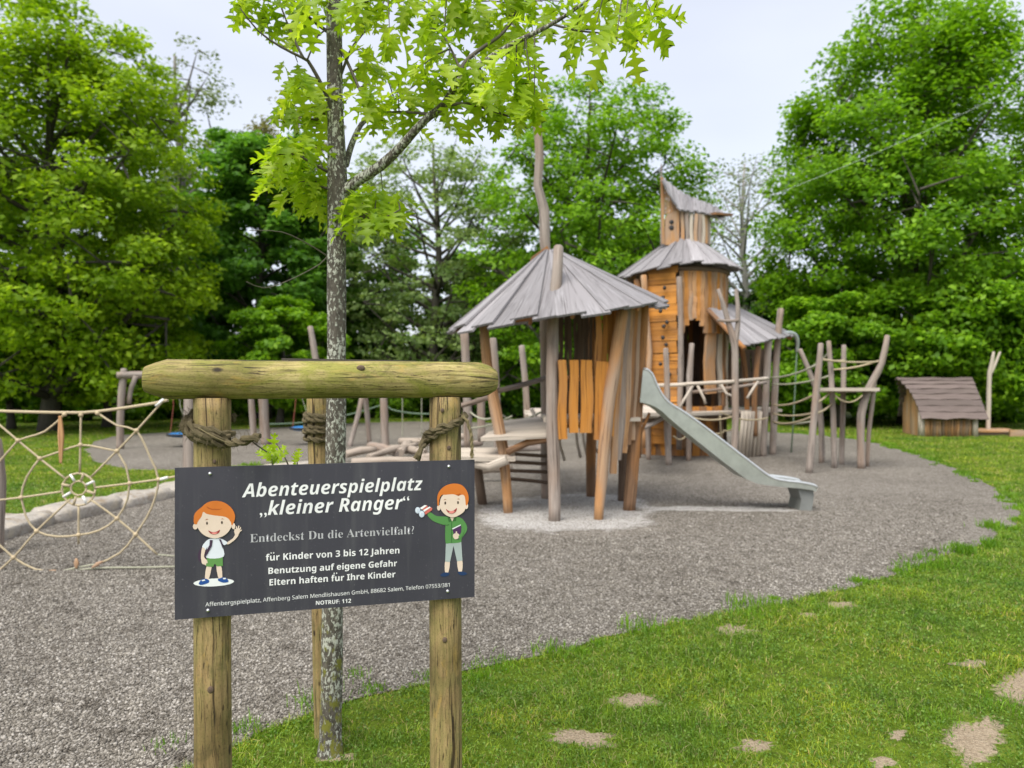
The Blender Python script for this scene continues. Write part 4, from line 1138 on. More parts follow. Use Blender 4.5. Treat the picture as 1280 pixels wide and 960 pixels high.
boy2 = [('s', 'skin', [(298, 712), (296, 800), (322, 804), (335, 712)]), ('s', 'skin', [(394, 708), (405, 796), (432, 794), (434, 708)]),
        ('s', 'navy', [(262, 820), (290, 804), (325, 806), (330, 822), (300, 836), (265, 834)]), ('s', 'navy', [(398, 800), (420, 796), (455, 800), (472, 815), (440, 828), (412, 820)]),
        ('p', 'grey', [(303, 560), (426, 556), (436, 708), (392, 714), (364, 590), (336, 720), (298, 716)]),
        ('s', 'green', [(322, 362), (230, 352), (176, 322), (156, 344), (196, 388), (250, 412), (300, 420)]),
        ('s', 'green', [(318, 366), (300, 420), (300, 560), (330, 570), (420, 562), (430, 530), (470, 470), (466, 420), (430, 372), (385, 358), (350, 372)]),
        ('p', 'gline', [(346, 400), (352, 400), (352, 566), (346, 566)]), ('p', 'gline', [(318, 366), (330, 360), (350, 396), (326, 400)]), ('p', 'gline', [(386, 358), (376, 358), (354, 396), (384, 390)]),
        ('p', 'gline', [(306, 424), (330, 418), (330, 423), (306, 430)]),
        ('p', 'skin', [(334, 356), (372, 352), (354, 396)]),
        ('p', 'white', [(354, 452), (420, 420), (424, 426), (358, 460)]), ('p', 'book', [(356, 460), (424, 428), (436, 466), (430, 510), (402, 540), (376, 534)]),
        ('s', 'skin', [(362, 500), (388, 488), (410, 502), (404, 528), (378, 538), (362, 522)]), ('p', 'skin', [(380, 492), (384, 474), (392, 476), (392, 494)]),
        ('s', 'green', [(430, 440), (448, 460), (440, 500), (412, 536), (404, 516), (424, 486)]),
        ('p', 'red', [(108, 296), (150, 264), (160, 280), (128, 312)]), ('p', 'red', [(130, 322), (184, 280), (196, 292), (190, 306), (140, 342)]), ('p', 'white', [(96, 288), (134, 264), (152, 268), (110, 300)]), ('p', 'white', [(120, 306), (172, 276), (182, 282), (132, 318)]),
        ('e', 'lens', 78, 306, 21, 26), ('e', 'lens', 110, 336, 22, 27), ('e', 'white', 78, 306, 13, 17), ('e', 'white', 110, 336, 14, 18), ('e', 'lens', 80, 308, 11, 15), ('e', 'lens', 112, 338, 12, 16),
        ('e', 'skin', 246, 286, 14, 22), ('e', 'skin', 467, 272, 14, 24),
        ('s', 'skin', [(254, 250), (280, 185), (360, 165), (440, 180), (468, 240), (452, 310), (400, 350), (352, 362), (300, 342), (264, 300)]),
        ('s', 'hair', [(236, 260), (236, 190), (262, 140), (310, 105), (370, 92), (430, 105), (470, 150), (486, 210), (474, 262), (462, 262), (456, 205), (440, 182), (400, 188), (360, 178), (300, 182), (270, 184), (252, 215), (246, 270)]),
        ('p', 'hair_dark', [(384, 184), (416, 170), (424, 182), (404, 192)]),
        ('e', 'eye', 298, 248, 7, 12), ('e', 'eye', 400, 244, 7, 12), ('p', 'hair_dark', [(282, 226), (296, 216), (310, 222), (296, 221)]), ('p', 'hair_dark', [(392, 218), (404, 212), (416, 220), (403, 217)]),
        ('s', 'mouth', [(304, 296), (330, 312), (365, 308), (390, 288), (382, 318), (350, 334), (320, 322)]), ('s', 'tongue', [(324, 320), (350, 312), (374, 316), (350, 333)])]
fig(cb, boy2, 'printed red haired boy in a green shirt holding binoculars')
# ------------------------------------------------------------------ young red oak
oak = thing('oak_tree', 'young oak with lichen covered trunk and fresh lime green lobed leaves', 'tree', (-.775, 3.2, 0))
def YO(u): return 3.2
mb = MB()
tp = [(413, 975, 3.2, 24), (413, 946, 3.2, 17.5), (413.5, 925, 3.2, 14.2), (414, 860, 3.2, 13.2), (416, 740, 3.2, 12.6), (419, 600, 3.2, 12), (421, 480, 3.2, 11.5), (421, 330, 3.2, 11.2), (422, 240, 3.2, 12), (420, 150, 3.2, 10.2), (418, 60, 3.2, 9.8), (415, -40, 3.2, 9.2), (412, -200, 3.2, 8), (412, -420, 3.2, 5)]
q, r = smooth([P(u, v, Y) for u, v, Y, w in tp], [px(w, 3.2) for *_, w in tp], .06)
mb.tube(q, r, 28, .10, seed=4)
oak_trunk = mb.build('trunk', M['oak_bark'], oak, True)
# branches: (pixel, distance, half width in px)
BR = [
    [(424, 246, 3.2, 9), (447, 226, 3.16, 8), (475, 208, 3.1, 7.4), (500, 185, 3.05, 6.6), (530, 152, 2.98, 5.6), (556, 130, 2.95, 5.2), (570, 105, 2.92, 4.6), (590, 88, 2.9, 4), (635, 58, 2.86, 3.4), (690, 30, 2.82, 2.8), (735, 0, 2.78, 2.2), (790, -40, 2.75, 1.2)],
    [(566, 112, 2.93, 3.5), (580, 80, 2.95, 3), (600, 62, 3, 2.4), (630, 40, 3.05, 2), (650, 5, 3.1, 1.2)],
    [(556, 131, 2.95, 2.6), (585, 130, 2.9, 2.0), (612, 137, 2.86, 1.6), (640, 147, 2.83, 1)],
    [(540, 143, 2.97, 2), (510, 140, 3.05, 1.6), (480, 140, 3.1, 1)],
    [(578, 94, 2.92, 2), (568, 70, 2.95, 1.6), (555, 45, 2.98, 1)],
    [(690, 30, 2.82, 1.5), (720, 38, 2.8, 1.2), (760, 42, 2.78, .8)],
    [(432, 206, 3.22, 4.5), (440, 180, 3.3, 4), (452, 155, 3.36, 3.4), (470, 140, 3.4, 2.4), (500, 120, 3.44, 1.5), (520, 105, 3.46, 1)],
    [(418, 148, 3.2, 3), (405, 112, 3.14, 2.6), (385, 76, 3.08, 2.2), (378, 72, 3.06, 2.0), (350, 58, 3.0, 1.6), (322, 38, 2.95, 1.1), (300, 10, 2.9, .8)],
    [(380, 74, 3.06, 1.7), (368, 50, 3.05, 1.3), (352, 10, 3.05, 1), (345, -20, 3.05, .8)],
    [(410, 40, 3.2, 2.4), (396, 30, 3.14, 2), (372, 8, 3.08, 1.5), (352, -20, 3.05, 1)],
    [(384, 75, 3.07, 1.3), (398, 44, 3.1, 1.0), (412, 36, 3.15, .8)],
    [(426, 60, 3.2, 2.2), (440, 90, 3.14, 2), (452, 118, 3.1, 1.5), (458, 132, 3.08, 1)],
    [(424, 100, 3.2, 2.2), (440, 60, 3.3, 2), (470, 20, 3.36, 1.6), (490, -20, 3.4, 1)],
    [(424, 20, 3.2, 2.4), (450, 5, 3.1, 2), (490, -15, 3.0, 1.3)],
    [(412, 216, 3.2, 2.2), (392, 205, 3.15, 1.8), (366, 192, 3.1, 1.3), (342, 195, 3.06, .9)],
    [(413, 236, 3.2, 2), (390, 232, 3.28, 1.6), (360, 225, 3.32, 1), (342, 222, 3.34, .8)],
    [(430, 262, 3.2, 2), (455, 272, 3.14, 1.5), (480, 272, 3.1, 1.1), (500, 262, 3.06, .8)],
    [(428, 252, 3.2, 1.8), (448, 246, 3.28, 1.4), (470, 240, 3.32, 1)],
    [(412, 322, 3.2, 2), (385, 305, 3.14, 1.6), (352, 290, 3.08, 1.2), (312, 288, 3.02, .7)],
    [(412, 318, 3.2, 1.8), (400, 330, 3.16, 1.4), (362, 350, 3.1, 1.1), (330, 360, 3.05, .9), (308, 352, 3.0, .6)],
    [(412, 132, 3.2, 2), (396, 150, 3.26, 1.6), (376, 145, 3.3, 1)],
]
mb = MB(); twigpts = []
for i, b in enumerate(BR):
    q, r = smooth([P(u, v, Y) for u, v, Y, w in b], [px(w, 3.1) for *_, w in b], .035)
    if i in (0, 6): 
        mb2 = MB(); mb2.tube(q, [x * (.86 if i == 0 else 1) for x in r], 12, .14); mb2.build('limb', M['oak_bark'], oak, True)
    else: mb.tube(q, [x * (.55 if i in (18, 19) else 1) for x in r], 6, .12)
    if i not in (18, 19): twigpts += list(zip(q, r))
CL = [(718, 50, 4), (746, 38, 5), (782, 38, 6), (815, 30, 5), (750, 10, 5), (770, 62, 3), (790, 10, 5), (705, 12, 5), (812, 5, 5),
      (465, 22, 6), (487, 50, 4), (542, 18, 8), (537, 45, 6), (578, 14, 7), (610, 30, 7), (641, 20, 7), (678, 12, 7), (660, 40, 6), (505, 8, 6), (600, 8, 5), (625, 55, 6), (560, 62, 5), (645, 45, 5),
      (524, 95, 6), (545, 105, 6), (560, 88, 7), (596, 95, 7), (632, 88, 8), (655, 76, 6), (662, 110, 6), (646, 140, 6), (668, 128, 4), (569, 150, 4), (605, 118, 7), (585, 132, 4), (618, 140, 4), (640, 120, 5),
      (497, 125, 6), (474, 150, 6), (505, 160, 5), (520, 130, 5), (460, 95, 6), (469, 118, 6), (451, 130, 6), (480, 100, 5), (455, 70, 4),
      (374, 108, 7), (379, 140, 6), (365, 140, 5), (401, 131, 6), (390, 112, 6), (372, 88, 3), (398, 155, 4),
      (360, 181, 7), (342, 200, 7), (379, 188, 6), (340, 222, 6), (365, 214, 7), (385, 226, 7), (392, 246, 6), (406, 264, 5), (350, 235, 5), (372, 238, 5), (398, 210, 5),
      (451, 254, 5), (478, 245, 6), (497, 262, 6), (460, 278, 5), (442, 268, 5), (486, 275, 4), (440, 240, 4), (470, 260, 4),
      (300, 5, 5), (342, 16, 5), (354, 34, 4), (374, 8, 6), (390, 12, 5), (447, 5, 6), (325, 2, 4), (374, 44, 3), (432, 22, 4), (395, -15, 6), (470, -15, 6), (560, -18, 8), (650, -20, 8), (740, -20, 8), (320, -20, 6)]
r_ = np.random.default_rng(3)
LC, LD, LN, LS = [], [], [], []
tq = np.array([tuple(p) for p, r in twigpts])
for u, v, k in CL:
    jy = r_.normal(0, .10)
    base0 = P(u, v - 9, 3.1)
    dd = np.abs(tq[:, 0] - base0.x) + np.abs(tq[:, 2] - base0.z) + .25 * np.abs(tq[:, 1] - 3.1)
    near = twigpts[int(dd.argmin())][0]
    Y = near.y + jy
    c = P(u, v - 10, Y)
    mid = near.lerp(c, .5) + Vector((0, 0, .012))
    mb.tube([near, mid, c], [.0035, .0026, .0016], 5, .1, caps=False)
    ph = r_.random() * 6
    k = int(k * 1.3) + 1
    for j in range(k):
        az = ph + j * 2.4
        out = Vector((math.cos(az), math.sin(az), 0))
        d = (out * (.55 + .5 * r_.random()) + Vector((0, 0, -.25 - .9 * r_.random()))).normalized()
        nrm = Vector((out.x * .55, out.y * .55, .85)) + Vector(r_.normal(0, .28, 3))
        LC.append(tuple(c + out * .006 + Vector(r_.normal(0, .022, 3)))); LD.append(tuple(d)); LN.append(tuple(nrm)); LS.append(.086 + .074 * r_.random())
mb.build('branch', M['oak_twig'], oak, True)
# lobed leaf: midrib stations with half widths
ox = np.array([0, .10, .15, .20, .235, .29, .33, .39, .43, .475, .52, .56, .63, .665, .70, .74, .78, .83, .86, .90, .94, 1.0])
oy = np.array([.010, .014, .045, .16, .13, .055, .060, .22, .29, .17, .062, .066, .25, .33, .19, .068, .060, .17, .19, .06, .045, .0])
tipx = ox + np.array([0, 0, 0, .05, .02, .0, 0, .04, .11, .02, .0, 0, .05, .14, .03, .0, 0, .05, .12, .0, .02, 0])
def leaves(name='crown'):
    n = len(LC); C = np.array(LC); D = unit(np.array(LD)); Nn = np.array(LN); s = np.array(LS)
    Nn = unit(Nn - D * (Nn * D).sum(1, keepdims=True)); Wd = np.cross(D, Nn)
    m = len(ox)
    curl = r_.normal(.25, .2, n)[:, None]; fold = (.30 + .25 * r_.random(n))[:, None]
    V = []
    for side in (-1, 0, 1):
        x = (ox if side == 0 else tipx)[None] * s[:, None]
        y = (side * oy)[None] * s[:, None]
        z = -curl * (x ** 2) / s[:, None] + fold * np.abs(y) + (.02 * s[:, None] * np.sin(ox * 22)[None] * (abs(side)))
        V.append(C[:, None] + D[:, None] * x[..., None] + Wd[:, None] * y[..., None] + Nn[:, None] * z[..., None])
    V = np.stack(V, 1)                 # n,3,m,3
    f = []
    for i in range(m - 1):
        f += [(i, i + 1, m + i + 1, m + i), (m + i, m + i + 1, 2 * m + i + 1, 2 * m + i)]
    idx = np.array(f)[None] + (np.arange(n) * 3 * m)[:, None, None]
    npmesh(name, V.reshape(-1, 3), 4, idx, M['oak_leaf'], oak)
leaves()
# the low sprig beside the sign frame
LC, LD, LN, LS = [], [], [], []
for j in range(10):
    c = P(341 + r_.normal(0, 5), 574 + r_.normal(0, 5), 2.55 + r_.normal(0, .02)); az = j * 2.4
    d = Vector((math.cos(az) * .6, math.sin(az) * .5, .5 + .5 * r_.random()))
    LC.append(tuple(c)); LD.append(tuple(d)); LN.append((math.cos(az) * -.4, -.8, .5)); LS.append(.06 + .035 * r_.random())
for u, v in ((372, 572), (368, 578)):
    LC.append(tuple(P(u, v + 6, 2.55))); LD.append((.1, 0, 1)); LN.append((.3, -1, .2)); LS.append(.05)
leaves('shoot_leaves')
mb = MB()
for pts in ([(343, 600), (341, 585), (339, 570)], [(362, 585), (354, 568), (344, 552)], [(372, 600), (372, 585), (371, 574)]):
    q, r = smooth([P(u, v, 2.56) for u, v in pts], [.003, .0025, .0015], .01); mb.tube(q, r, 5)
mb.tube([P(343, 600, 2.56), P(350, 606, 2.66), P(385, 625, 2.95), P(418, 650, 3.18)], [.003, .004, .005, .006], 6)
mb.build('shoot', M['oak_twig'], oak)

# ------------------------------------------------------------------ pavilion
def pts_(l): return [P(*p) for p in l]
SLIM = .88
def post_part(parent, pts, w, mat, n=10, rough=.12, top=True, name='post', step=.18):
    """pts: (u, v, Y) listed from the foot up; w: half width(s) in photo pixels"""
    Ws = w if isinstance(w, (list, tuple)) else [w] * len(pts)
    mb = MB(); q = pts_(pts); q[0].z = min(q[0].z, -.03) if q[0].z < .15 else q[0].z
    mb.post(q, [px(a * SLIM, p[2]) for a, p in zip(Ws, pts)], n, rough, step, top)
    return mb.build(name, M[mat], parent, True)
def rail_part(parent, pts, w, mat, name='rail', n=8, rough=.1):
    mb = MB(); q, r = smooth(pts_(pts), [px(w, p[2]) for p in pts], .2); mb.tube(q, r, n, rough)
    return mb.build(name, M[mat], parent, True)

pv = thing('play_pavilion', 'open play pavilion on crooked posts under a fan shaped plank roof', 'play pavilion', (.75, 9.6, 0))
APEX = P(686, 311, 9.75)
CEN = Vector((.60, 9.75, 0))
def eave(a):
    """a: angle seen from above, 0 = +X, -90 = towards the camera"""
    c, s = math.cos(a), math.sin(a)
    R = 1.42
    x = CEN.x + R * c; y = CEN.y + R * 1.0 * s
    z = 2.47 + .175 * c + .10 * s
    return Vector((x, y, z))
def fan_roof(name, parent, apex, eave_fn, a0, a1, n, mat, t=.028, over=.03, r0=.10, step_up=0.0):
    mb = MB(); rr = random.Random(5)
    for i in range(n):
        f0, f1 = i / n, (i + 1) / n
        b0 = a0 + (a1 - a0) * f0; b1 = a0 + (a1 - a0) * f1
        d = (b1 - b0) * .10
        e0, e1 = eave_fn(b0 - d), eave_fn(b1 + d)
        k = 1 + rr.uniform(-.01, .045)
        e0 = apex + (e0 - apex) * k; e1 = apex + (e1 - apex) * (k + rr.uniform(-.012, .012))
        i0 = apex + (e0 - apex) * r0; i1 = apex + (e1 - apex) * r0
        up = Vector((0, 0, 1)); lift = up * (over * (i % 2) + rr.uniform(0, .012) + step_up * i / n)
        tilt = up * (over * .6)
        top = [i0 + lift, e0 + lift, e1 + lift + tilt, i1 + lift + tilt * .5]
        nrm = (top[1] - top[0]).cross(top[2] - top[0]).normalized()
        if nrm.z < 0: nrm = -nrm
        bot = [p - nrm * t for p in top]
        L = (e0 - i0).length; w = (e1 - e0).length; uo, vo = rr.random() * 20, rr.random() * 20
        uvT = [(uo, vo), (uo, vo + L), (uo + w, vo + L), (uo + w * .4, vo)]
        v = top + bot
        f = [(0, 1, 2, 3), (7, 6, 5, 4), (0, 4, 5, 1), (1, 5, 6, 2), (2, 6, 7, 3), (3, 7, 4, 0)]
        sd_ = [(uo, vo), (uo + t, vo), (uo + t, vo + L), (uo, vo + L)]
        if (top[1] - top[0]).cross(top[2] - top[1]).dot(nrm) < 0: f = [tuple(reversed(x)) for x in f]
        mb.add(v, f, [uvT, uvT, sd_, [(uo, vo), (uo, vo + t), (uo + w, vo + t), (uo + w, vo)], sd_, sd_])
    return mb.build(name, M[mat], parent)
roof = fan_roof('roof', pv, APEX, eave, math.radians(-215), math.radians(118), 30, 'roof_plank', over=.026, r0=.05)
# raised brown end board of the roof spiral, rafters below
mb = MB()
mb.prism([P(655, 348, 9.9), P(664, 322, 9.86), P(684, 308, 9.8), P(690, 320, 9.8), P(676, 336, 9.86)], (0, -1, .1), .03)
mb.build('gable_board', M['brown_wood'], roof)
mb = MB()
for k in range(9):
    a = math.radians(-200 + k * 38); e = eave(a); mb.tube([APEX.lerp(e, .1) - Vector((0, 0, .08)), APEX.lerp(e, .95) - Vector((0, 0, .07))], .03, 6, .08)
mb.build('rafter', M['brown_wood'], roof)
mb = MB(); ring = [APEX.lerp(eave(math.radians(-225 + k * 12)), .80) - Vector((0, 0, .12)) for k in range(31)]
mb.tube(ring, .05, 7, .1); mb.build('ring_beam', M['brown_wood'], pv, True)

post_part(pv, [(693, 655, 8.62), (693, 600, 8.65), (690, 500, 8.72), (691, 400, 8.8), (696, 340, 8.9), (698, 309, 8.98)], [9, 8.6, 9, 8.4, 7.4, 7], 'grey_wood')
post_part(pv, [(748, 652, 8.7), (752, 600, 8.72), (757, 540, 8.75), (766, 470, 8.8), (778, 390, 8.9)], [6.5, 8, 9, 9, 8.5], 'tan_wood')
post_part(pv, [(786, 638, 9.35), (791, 580, 9.35), (796, 500, 9.38), (804, 380, 9.45)], [9, 9, 9, 8], 'brown_wood')
post_part(pv, [(777, 626, 10.1), (779, 560, 10.1), (786, 400, 10.1)], [6, 6, 6], 'dark_wood')
post_part(pv, [(739, 620, 10.5), (739, 560, 10.5), (742, 395, 10.5)], [7, 7, 7], 'brown_wood')
post_part(pv, [(635, 642, 9.15), (632, 595, 9.15), (629, 560, 9.15), (619, 510, 9.2), (609, 455, 9.25), (605, 405, 9.3)], [6.5, 7, 8, 8.5, 7.5, 7], 'tan_wood')
post_part(pv, [(684, 624, 10.3), (683, 540, 10.3), (682, 400, 10.3), (684, 340, 10.05), (681, 300, 10), (680, 262, 10), (672, 232, 10), (674, 200, 10), (672, 160, 10), (666, 125, 10), (660, 96, 10)],
          [8, 8, 8, 7, 8, 7.5, 6, 6.3, 5.5, 4.5, 3.6], 'grey_wood', name='mast')
post_part(pv, [(604, 632, 9.8), (600, 605, 9.8), (596, 578, 9.8)], [7, 7, 7], 'dark_wood')
# floor of heavy planks, step decks
def deck(parent, outline, t, mat, n, name='deck', along=0, gap=.006):
    """planked deck in a 4-corner outline a,b,c,d (planks run a->b, side by side towards d)"""
    a, b, c, d = outline; mb = MB()
    for i in range(n):
        f0, f1 = i / n, (i + 1) / n
        p0, p1 = a.lerp(d, f0), b.lerp(c, f0); q0_, q1_ = a.lerp(d, f1), b.lerp(c, f1)
        m0, m1 = (p0 + q0_) / 2, (p1 + q1_) / 2
        e = (p1 - p0).normalized() * rnd.uniform(-.02, .05)
        mb.plank(m0 - e, m1 + e, q0_ - p0, (q0_ - p0).length - gap, t * rnd.uniform(.9, 1.1), w2=(q1_ - p1).length - gap)
    return mb.build(name, M[mat], parent)
zf = 1.16
deck(pv, [Vector((.46, 8.75, zf)), Vector((1.55, 9.2, zf)), Vector((1.5, 10.5, zf)), Vector((.45, 10.4, zf))], .05, 'pale_wood', 9)
deck(pv, [P(606, 549, 9.0), P(694, 545, 8.75), P(684, 522, 10.6), P(628, 528, 10.4)], .05, 'pale_wood', 6)
deck(pv, [P(560, 574, 8.9), P(640, 574, 8.9), P(640, 562, 9.7), P(575, 562, 9.7)], .05, 'pale_wood', 4)
rail_part(pv, [(590, 578, 9.0), (612, 583, 8.95), (634, 574, 8.9)], 6.5, 'pale_wood', 'log')
rail_part(pv, [(634, 565, 8.95), (660, 553, 8.95), (690, 548, 8.8)], 4.5, 'brown_wood', 'joist')
for v0, v1 in ((567, 570), (577, 580), (588, 590), (598, 603)):
    rail_part(pv, [(632, v0, 9.9), (684, v1, 10.15)], 2.3, 'dark_wood', 'rung')
rail_part(pv, [(606, 492, 9.2), (650, 482, 9.6), (690, 470, 10.2)], 3.6, 'grey_wood')
rail_part(pv, [(555, 511, 10.6), (585, 505, 10.3), (618, 494, 9.5)], 3.2, 'grey_wood')
# orange parapet boards on the near side, and the tie rails behind them
def parapet():
    specs = [(703, 450, 549, 4.6, .3), (717, 450, 541, 5.0, 0), (733, 450, 541, 6.6, -.2), (751, 452, 550, 6.6, -1.0), (765, 456, 545, 4.5, -1.2)]
    for u, v0, v1, w, le in specs:
        Y = 8.66 + (u - 700) * .0028
        mb = MB(); n = 8
        mb.curved_plank([P(u + le * (i - 4) * .5 + .5 * math.sin(i * .9 + u), v0 + (v1 - v0) * i / n, Y) for i in range(n + 1)], (1, .2, 0), px(2.25 * w, Y), .035, jit=.16)
        mb.build('parapet_board', M['orange_wood'], pv)
parapet()
rail_part(pv, [(696, 472, 8.78), (768, 474, 8.95)], 3, 'tan_wood'); rail_part(pv, [(696, 527, 8.78), (768, 528, 8.95)], 3, 'tan_wood')
# dark slatted back wall with slim gaps
mb = MB()
for i in range(10):
    f = i / 9; u = 697 + 47 * f + rnd.uniform(-1, 1)
    mb.curved_plank([P(u + rnd.uniform(-1, 1), 385 + 25 * k, 10.35 + .1 * f) for k in range(7)], (1, 0, 0), px(4.4 + rnd.uniform(-.6, .8), 10.4), .03, jit=.3)
mb.build('back_wall', M['dark_wood'], pv)
# pierced orange panel with cut-out slots
mb = MB(); Yp = 9.1
for i in range(3):
    mb.curved_plank([P(747 + i * 8.4 + .6 * math.sin(k), 385 + 17 * k, Yp - .2 + i * .05) for k in range(9)], (1, .2, 0), px(7.0, Yp), .03, jit=.35)
for v in (402, 420, 440, 455): mb.plank(P(748, v, Yp + .03), P(770, v, Yp + .1), (0, 0, 1), px(4, Yp), .03)
mb.build('pierced_panel', M['orange_wood'], pv)
# right-hand wall of long wavy boards
for i, (u0, u1, v1, mt) in enumerate(((778, 766, 592, 'tan_wood'), (784, 773, 575, 'grey_wood'), (789, 780, 566, 'tan_wood'), (794, 785, 556, 'brown_wood'), (798, 790, 550, 'tan_wood'), (773, 761, 546, 'orange_wood'))):
    Y0 = 8.95 + i * .075 if i < 5 else 8.93
    mb = MB(); mb.curved_plank([P(u0 + (u1 - u0) * k / 8 + .8 * math.sin(k * 1.1 + i), 382 + (v1 - 382) * k / 8, Y0) for k in range(9)], (1, .5, 0), px(8.6, 9), .035, jit=.2)
    mb.build('wall_board', M[mt], pv)
for u, v, u2, v2, Y in ((722, 555, 726, 572, 10.8), (730, 552, 735, 574, 11.2), (700, 556, 706, 576, 10.2), (744, 560, 748, 566, 10.6)):
    post_part(pv, [(u2, v2, Y), (u, v, Y), (u - 3, v - 30, Y)], 2.2, 'pale_wood', name='strut', n=6)

# ------------------------------------------------------------------ steel slide
sl_ = thing('slide', 'curved stainless steel slide running down from beside the pavilion', 'slide', P(808, 640, 9.3) * 1.0)
top_px = [(804, 461), (809, 461.5), (815, 467), (822, 483), (831, 498), (841, 506.5), (855, 515), (880, 533), (910, 556), (940, 579), (955, 590.5), (968, 598), (982, 601), (1000, 603), (1018, 606.5), (1022, 610)]
bot_px = [(800, 503), (806, 504), (813, 506), (820, 509), (828, 514.5), (837, 523), (851, 535), (876, 555), (905, 578), (933, 599), (948, 605), (962, 607), (980, 609), (1000, 610.5), (1016, 613), (1020, 615)]
flo_px = [(800, 498), (806, 499), (814, 501), (822, 504.5), (831, 510), (840, 518), (854, 530), (878, 550), (907, 573), (935, 595), (950, 602), (963, 604.5), (982, 606.5), (1000, 608), (1016, 610.5), (1021, 613)]
YN, YW = 9.25, .52
def slide_strip(name, pa, pb, ya, yb, mat, t=.012):
    A_, B2 = [P(u, v, YN) for u, v in pa], [P(u, v, YN) for u, v in pb]
    mb = MB(); v, f, us = [], [], []
    for a, b in zip(A_, B2):
        d = Vector((0, t, 0)) if ya == yb else Vector((0, 0, -t))
        a = a + Vector((0, ya, 0)); b = b + Vector((0, yb, 0))
        v += [a, b, b + d, a + d]
    for i in range(len(A_) - 1):
        for k in range(4):
            k2 = (k + 1) % 4
            f.append((4 * i + k, 4 * i + k2, 4 * i + 4 + k2, 4 * i + 4 + k)); us.append([(0, 0)] * 4)
    n = 4 * (len(A_) - 1)
    f += [(3, 2, 1, 0), (n, n + 1, n + 2, n + 3)]; us += [[(0, 0)] * 4] * 2
    mb.add(v, f, us); return mb.build(name, M[mat], sl_)
slide_strip('side_panel', top_px, bot_px, 0, 0, 'steel'); slide_strip('side_panel', top_px, bot_px, YW, YW, 'steel')
slide_strip('chute', flo_px, flo_px, .012, YW - .001, 'steel')
for yo in (.006, YW + .006):
    mb = MB(); q, r = smooth([P(u, v, YN) + Vector((0, yo, 0)) for u, v in top_px], [.017] * len(top_px), .05); mb.tube(q, r, 8); mb.build('rim', M['steel_rim'], sl_, True)
mb = MB(); mb.prism([P(999, 610, YN) + Vector((0, .06, 0)), P(1019, 613, YN) + Vector((0, .06, 0)), P(1020, 620, YN) + Vector((0, .06, 0)), P(1017, 641, YN) + Vector((0, .06, 0)), P(1001, 642, YN) + Vector((0, .06, 0)), P(1004, 626, YN) + Vector((0, .06, 0))], (0, 1, 0), YW - .14)
mb.build('leg', M['steel_dark'], sl_)
mb = MB(); q = [P(812, 516, YN + .2), P(806, 530, YN + .2), P(799, 545, YN + .25)]; mb.tube(q, .02, 7); mb.build('brace', M['brown_wood'], sl_)

# ------------------------------------------------------------------ bridge posts left of the pavilion
bf = thing('balance_course', 'weathered posts, rails and ropes of the balancing course behind the sign', 'balancing course', P(600, 560, 13))
for pts, w, mt in (([(585, 560, 12.5), (584, 500, 12.5), (580, 417, 12.5)], 6.2, 'grey_wood'), ([(622, 575, 12), (621, 500, 12), (616, 424, 12)], 5.2, 'grey_wood'),
                   ([(602, 552, 14), (601, 495, 14), (601, 470, 14)], 5.8, 'grey_wood'), ([(660, 552, 13), (658, 500, 13), (652, 433, 13)], 4.6, 'grey_wood')):
    post_part(bf, pts, w, mt)
for a, b, d in (((620, 512, 12), (660, 521, 13), .12), ((624, 530, 12), (682, 512, 10.4), .05), ((585, 512, 12.5), (620, 520, 12), .1), ((585, 535, 12.5), (640, 520, 12), .05)):
    mb = MB(); mb.tube(sag(P(*a), P(*b), d), .016, 6); mb.build('rope', M['grey_rope'], bf, True)
for a, b in (((634, 529, 10.8), (648, 535, 10.8)), ((665, 512, 10.8), (674, 530, 10.6))):
    mb = MB(); mb.tube([P(*a), P(*b)], .028, 7); mb.build('strut', M['pale_wood'], bf)
deck(bf, [P(665, 527, 10.7), P(700, 527, 10.7), P(697, 512, 13.5), P(655, 512, 13.5)], .05, 'pale_wood', 7)
# pile of logs: every log a thing
logs = [((432, 568, 15.2), (470, 562, 15.6), 4.5, 'drift_wood', 'pale log nearest the oak trunk in the heap'),
        ((460, 572, 14.6), (520, 556, 16.2), 4.0, 'drift_wood', 'slanting pale log lying across the heap'),
        ((462, 557, 16.2), (498, 568, 15.4), 5.0, 'grey_wood', 'short grey log on top of the heap'),
        ((487, 561, 16.2), (532, 566, 15.6), 5.0, 'drift_wood', 'thick pale log in the middle of the heap'),
        ((500, 552, 17.2), (560, 556, 16.6), 4.5, 'drift_wood', 'long pale log at the back of the heap'),
        ((440, 578, 14.0), (540, 577, 14.0), 5.0, 'drift_wood', 'long log along the front of the heap'),
        ((520, 573, 14.4), (600, 568, 14.8), 5.0, 'drift_wood', 'front log running under the pavilion steps'),
        ((540, 562, 15.6), (602, 554, 16.4), 4.5, 'grey_wood', 'grey log rising to the right of the heap'),
        ((560, 580, 13.4), (612, 576, 13.5), 5.0, 'grey_wood', 'low grey log beside the dark stump post'),
        ((556, 548, 17.5), (592, 546, 17.5), 4.0, 'drift_wood', 'far pale log behind the right sign post'),
        ((584, 590, 12.0), (640, 586, 12.2), 5.5, 'drift_wood', 'log lying in the shade under the pavilion step'),
        ((600, 566, 14.6), (680, 560, 15.4), 4.5, 'grey_wood', 'grey log seen through the rungs of the pavilion'),
        ((500, 566, 15.4), (512, 553, 16.6), 5.0, 'drift_wood', 'short thick log end turned to the sign in the heap')]
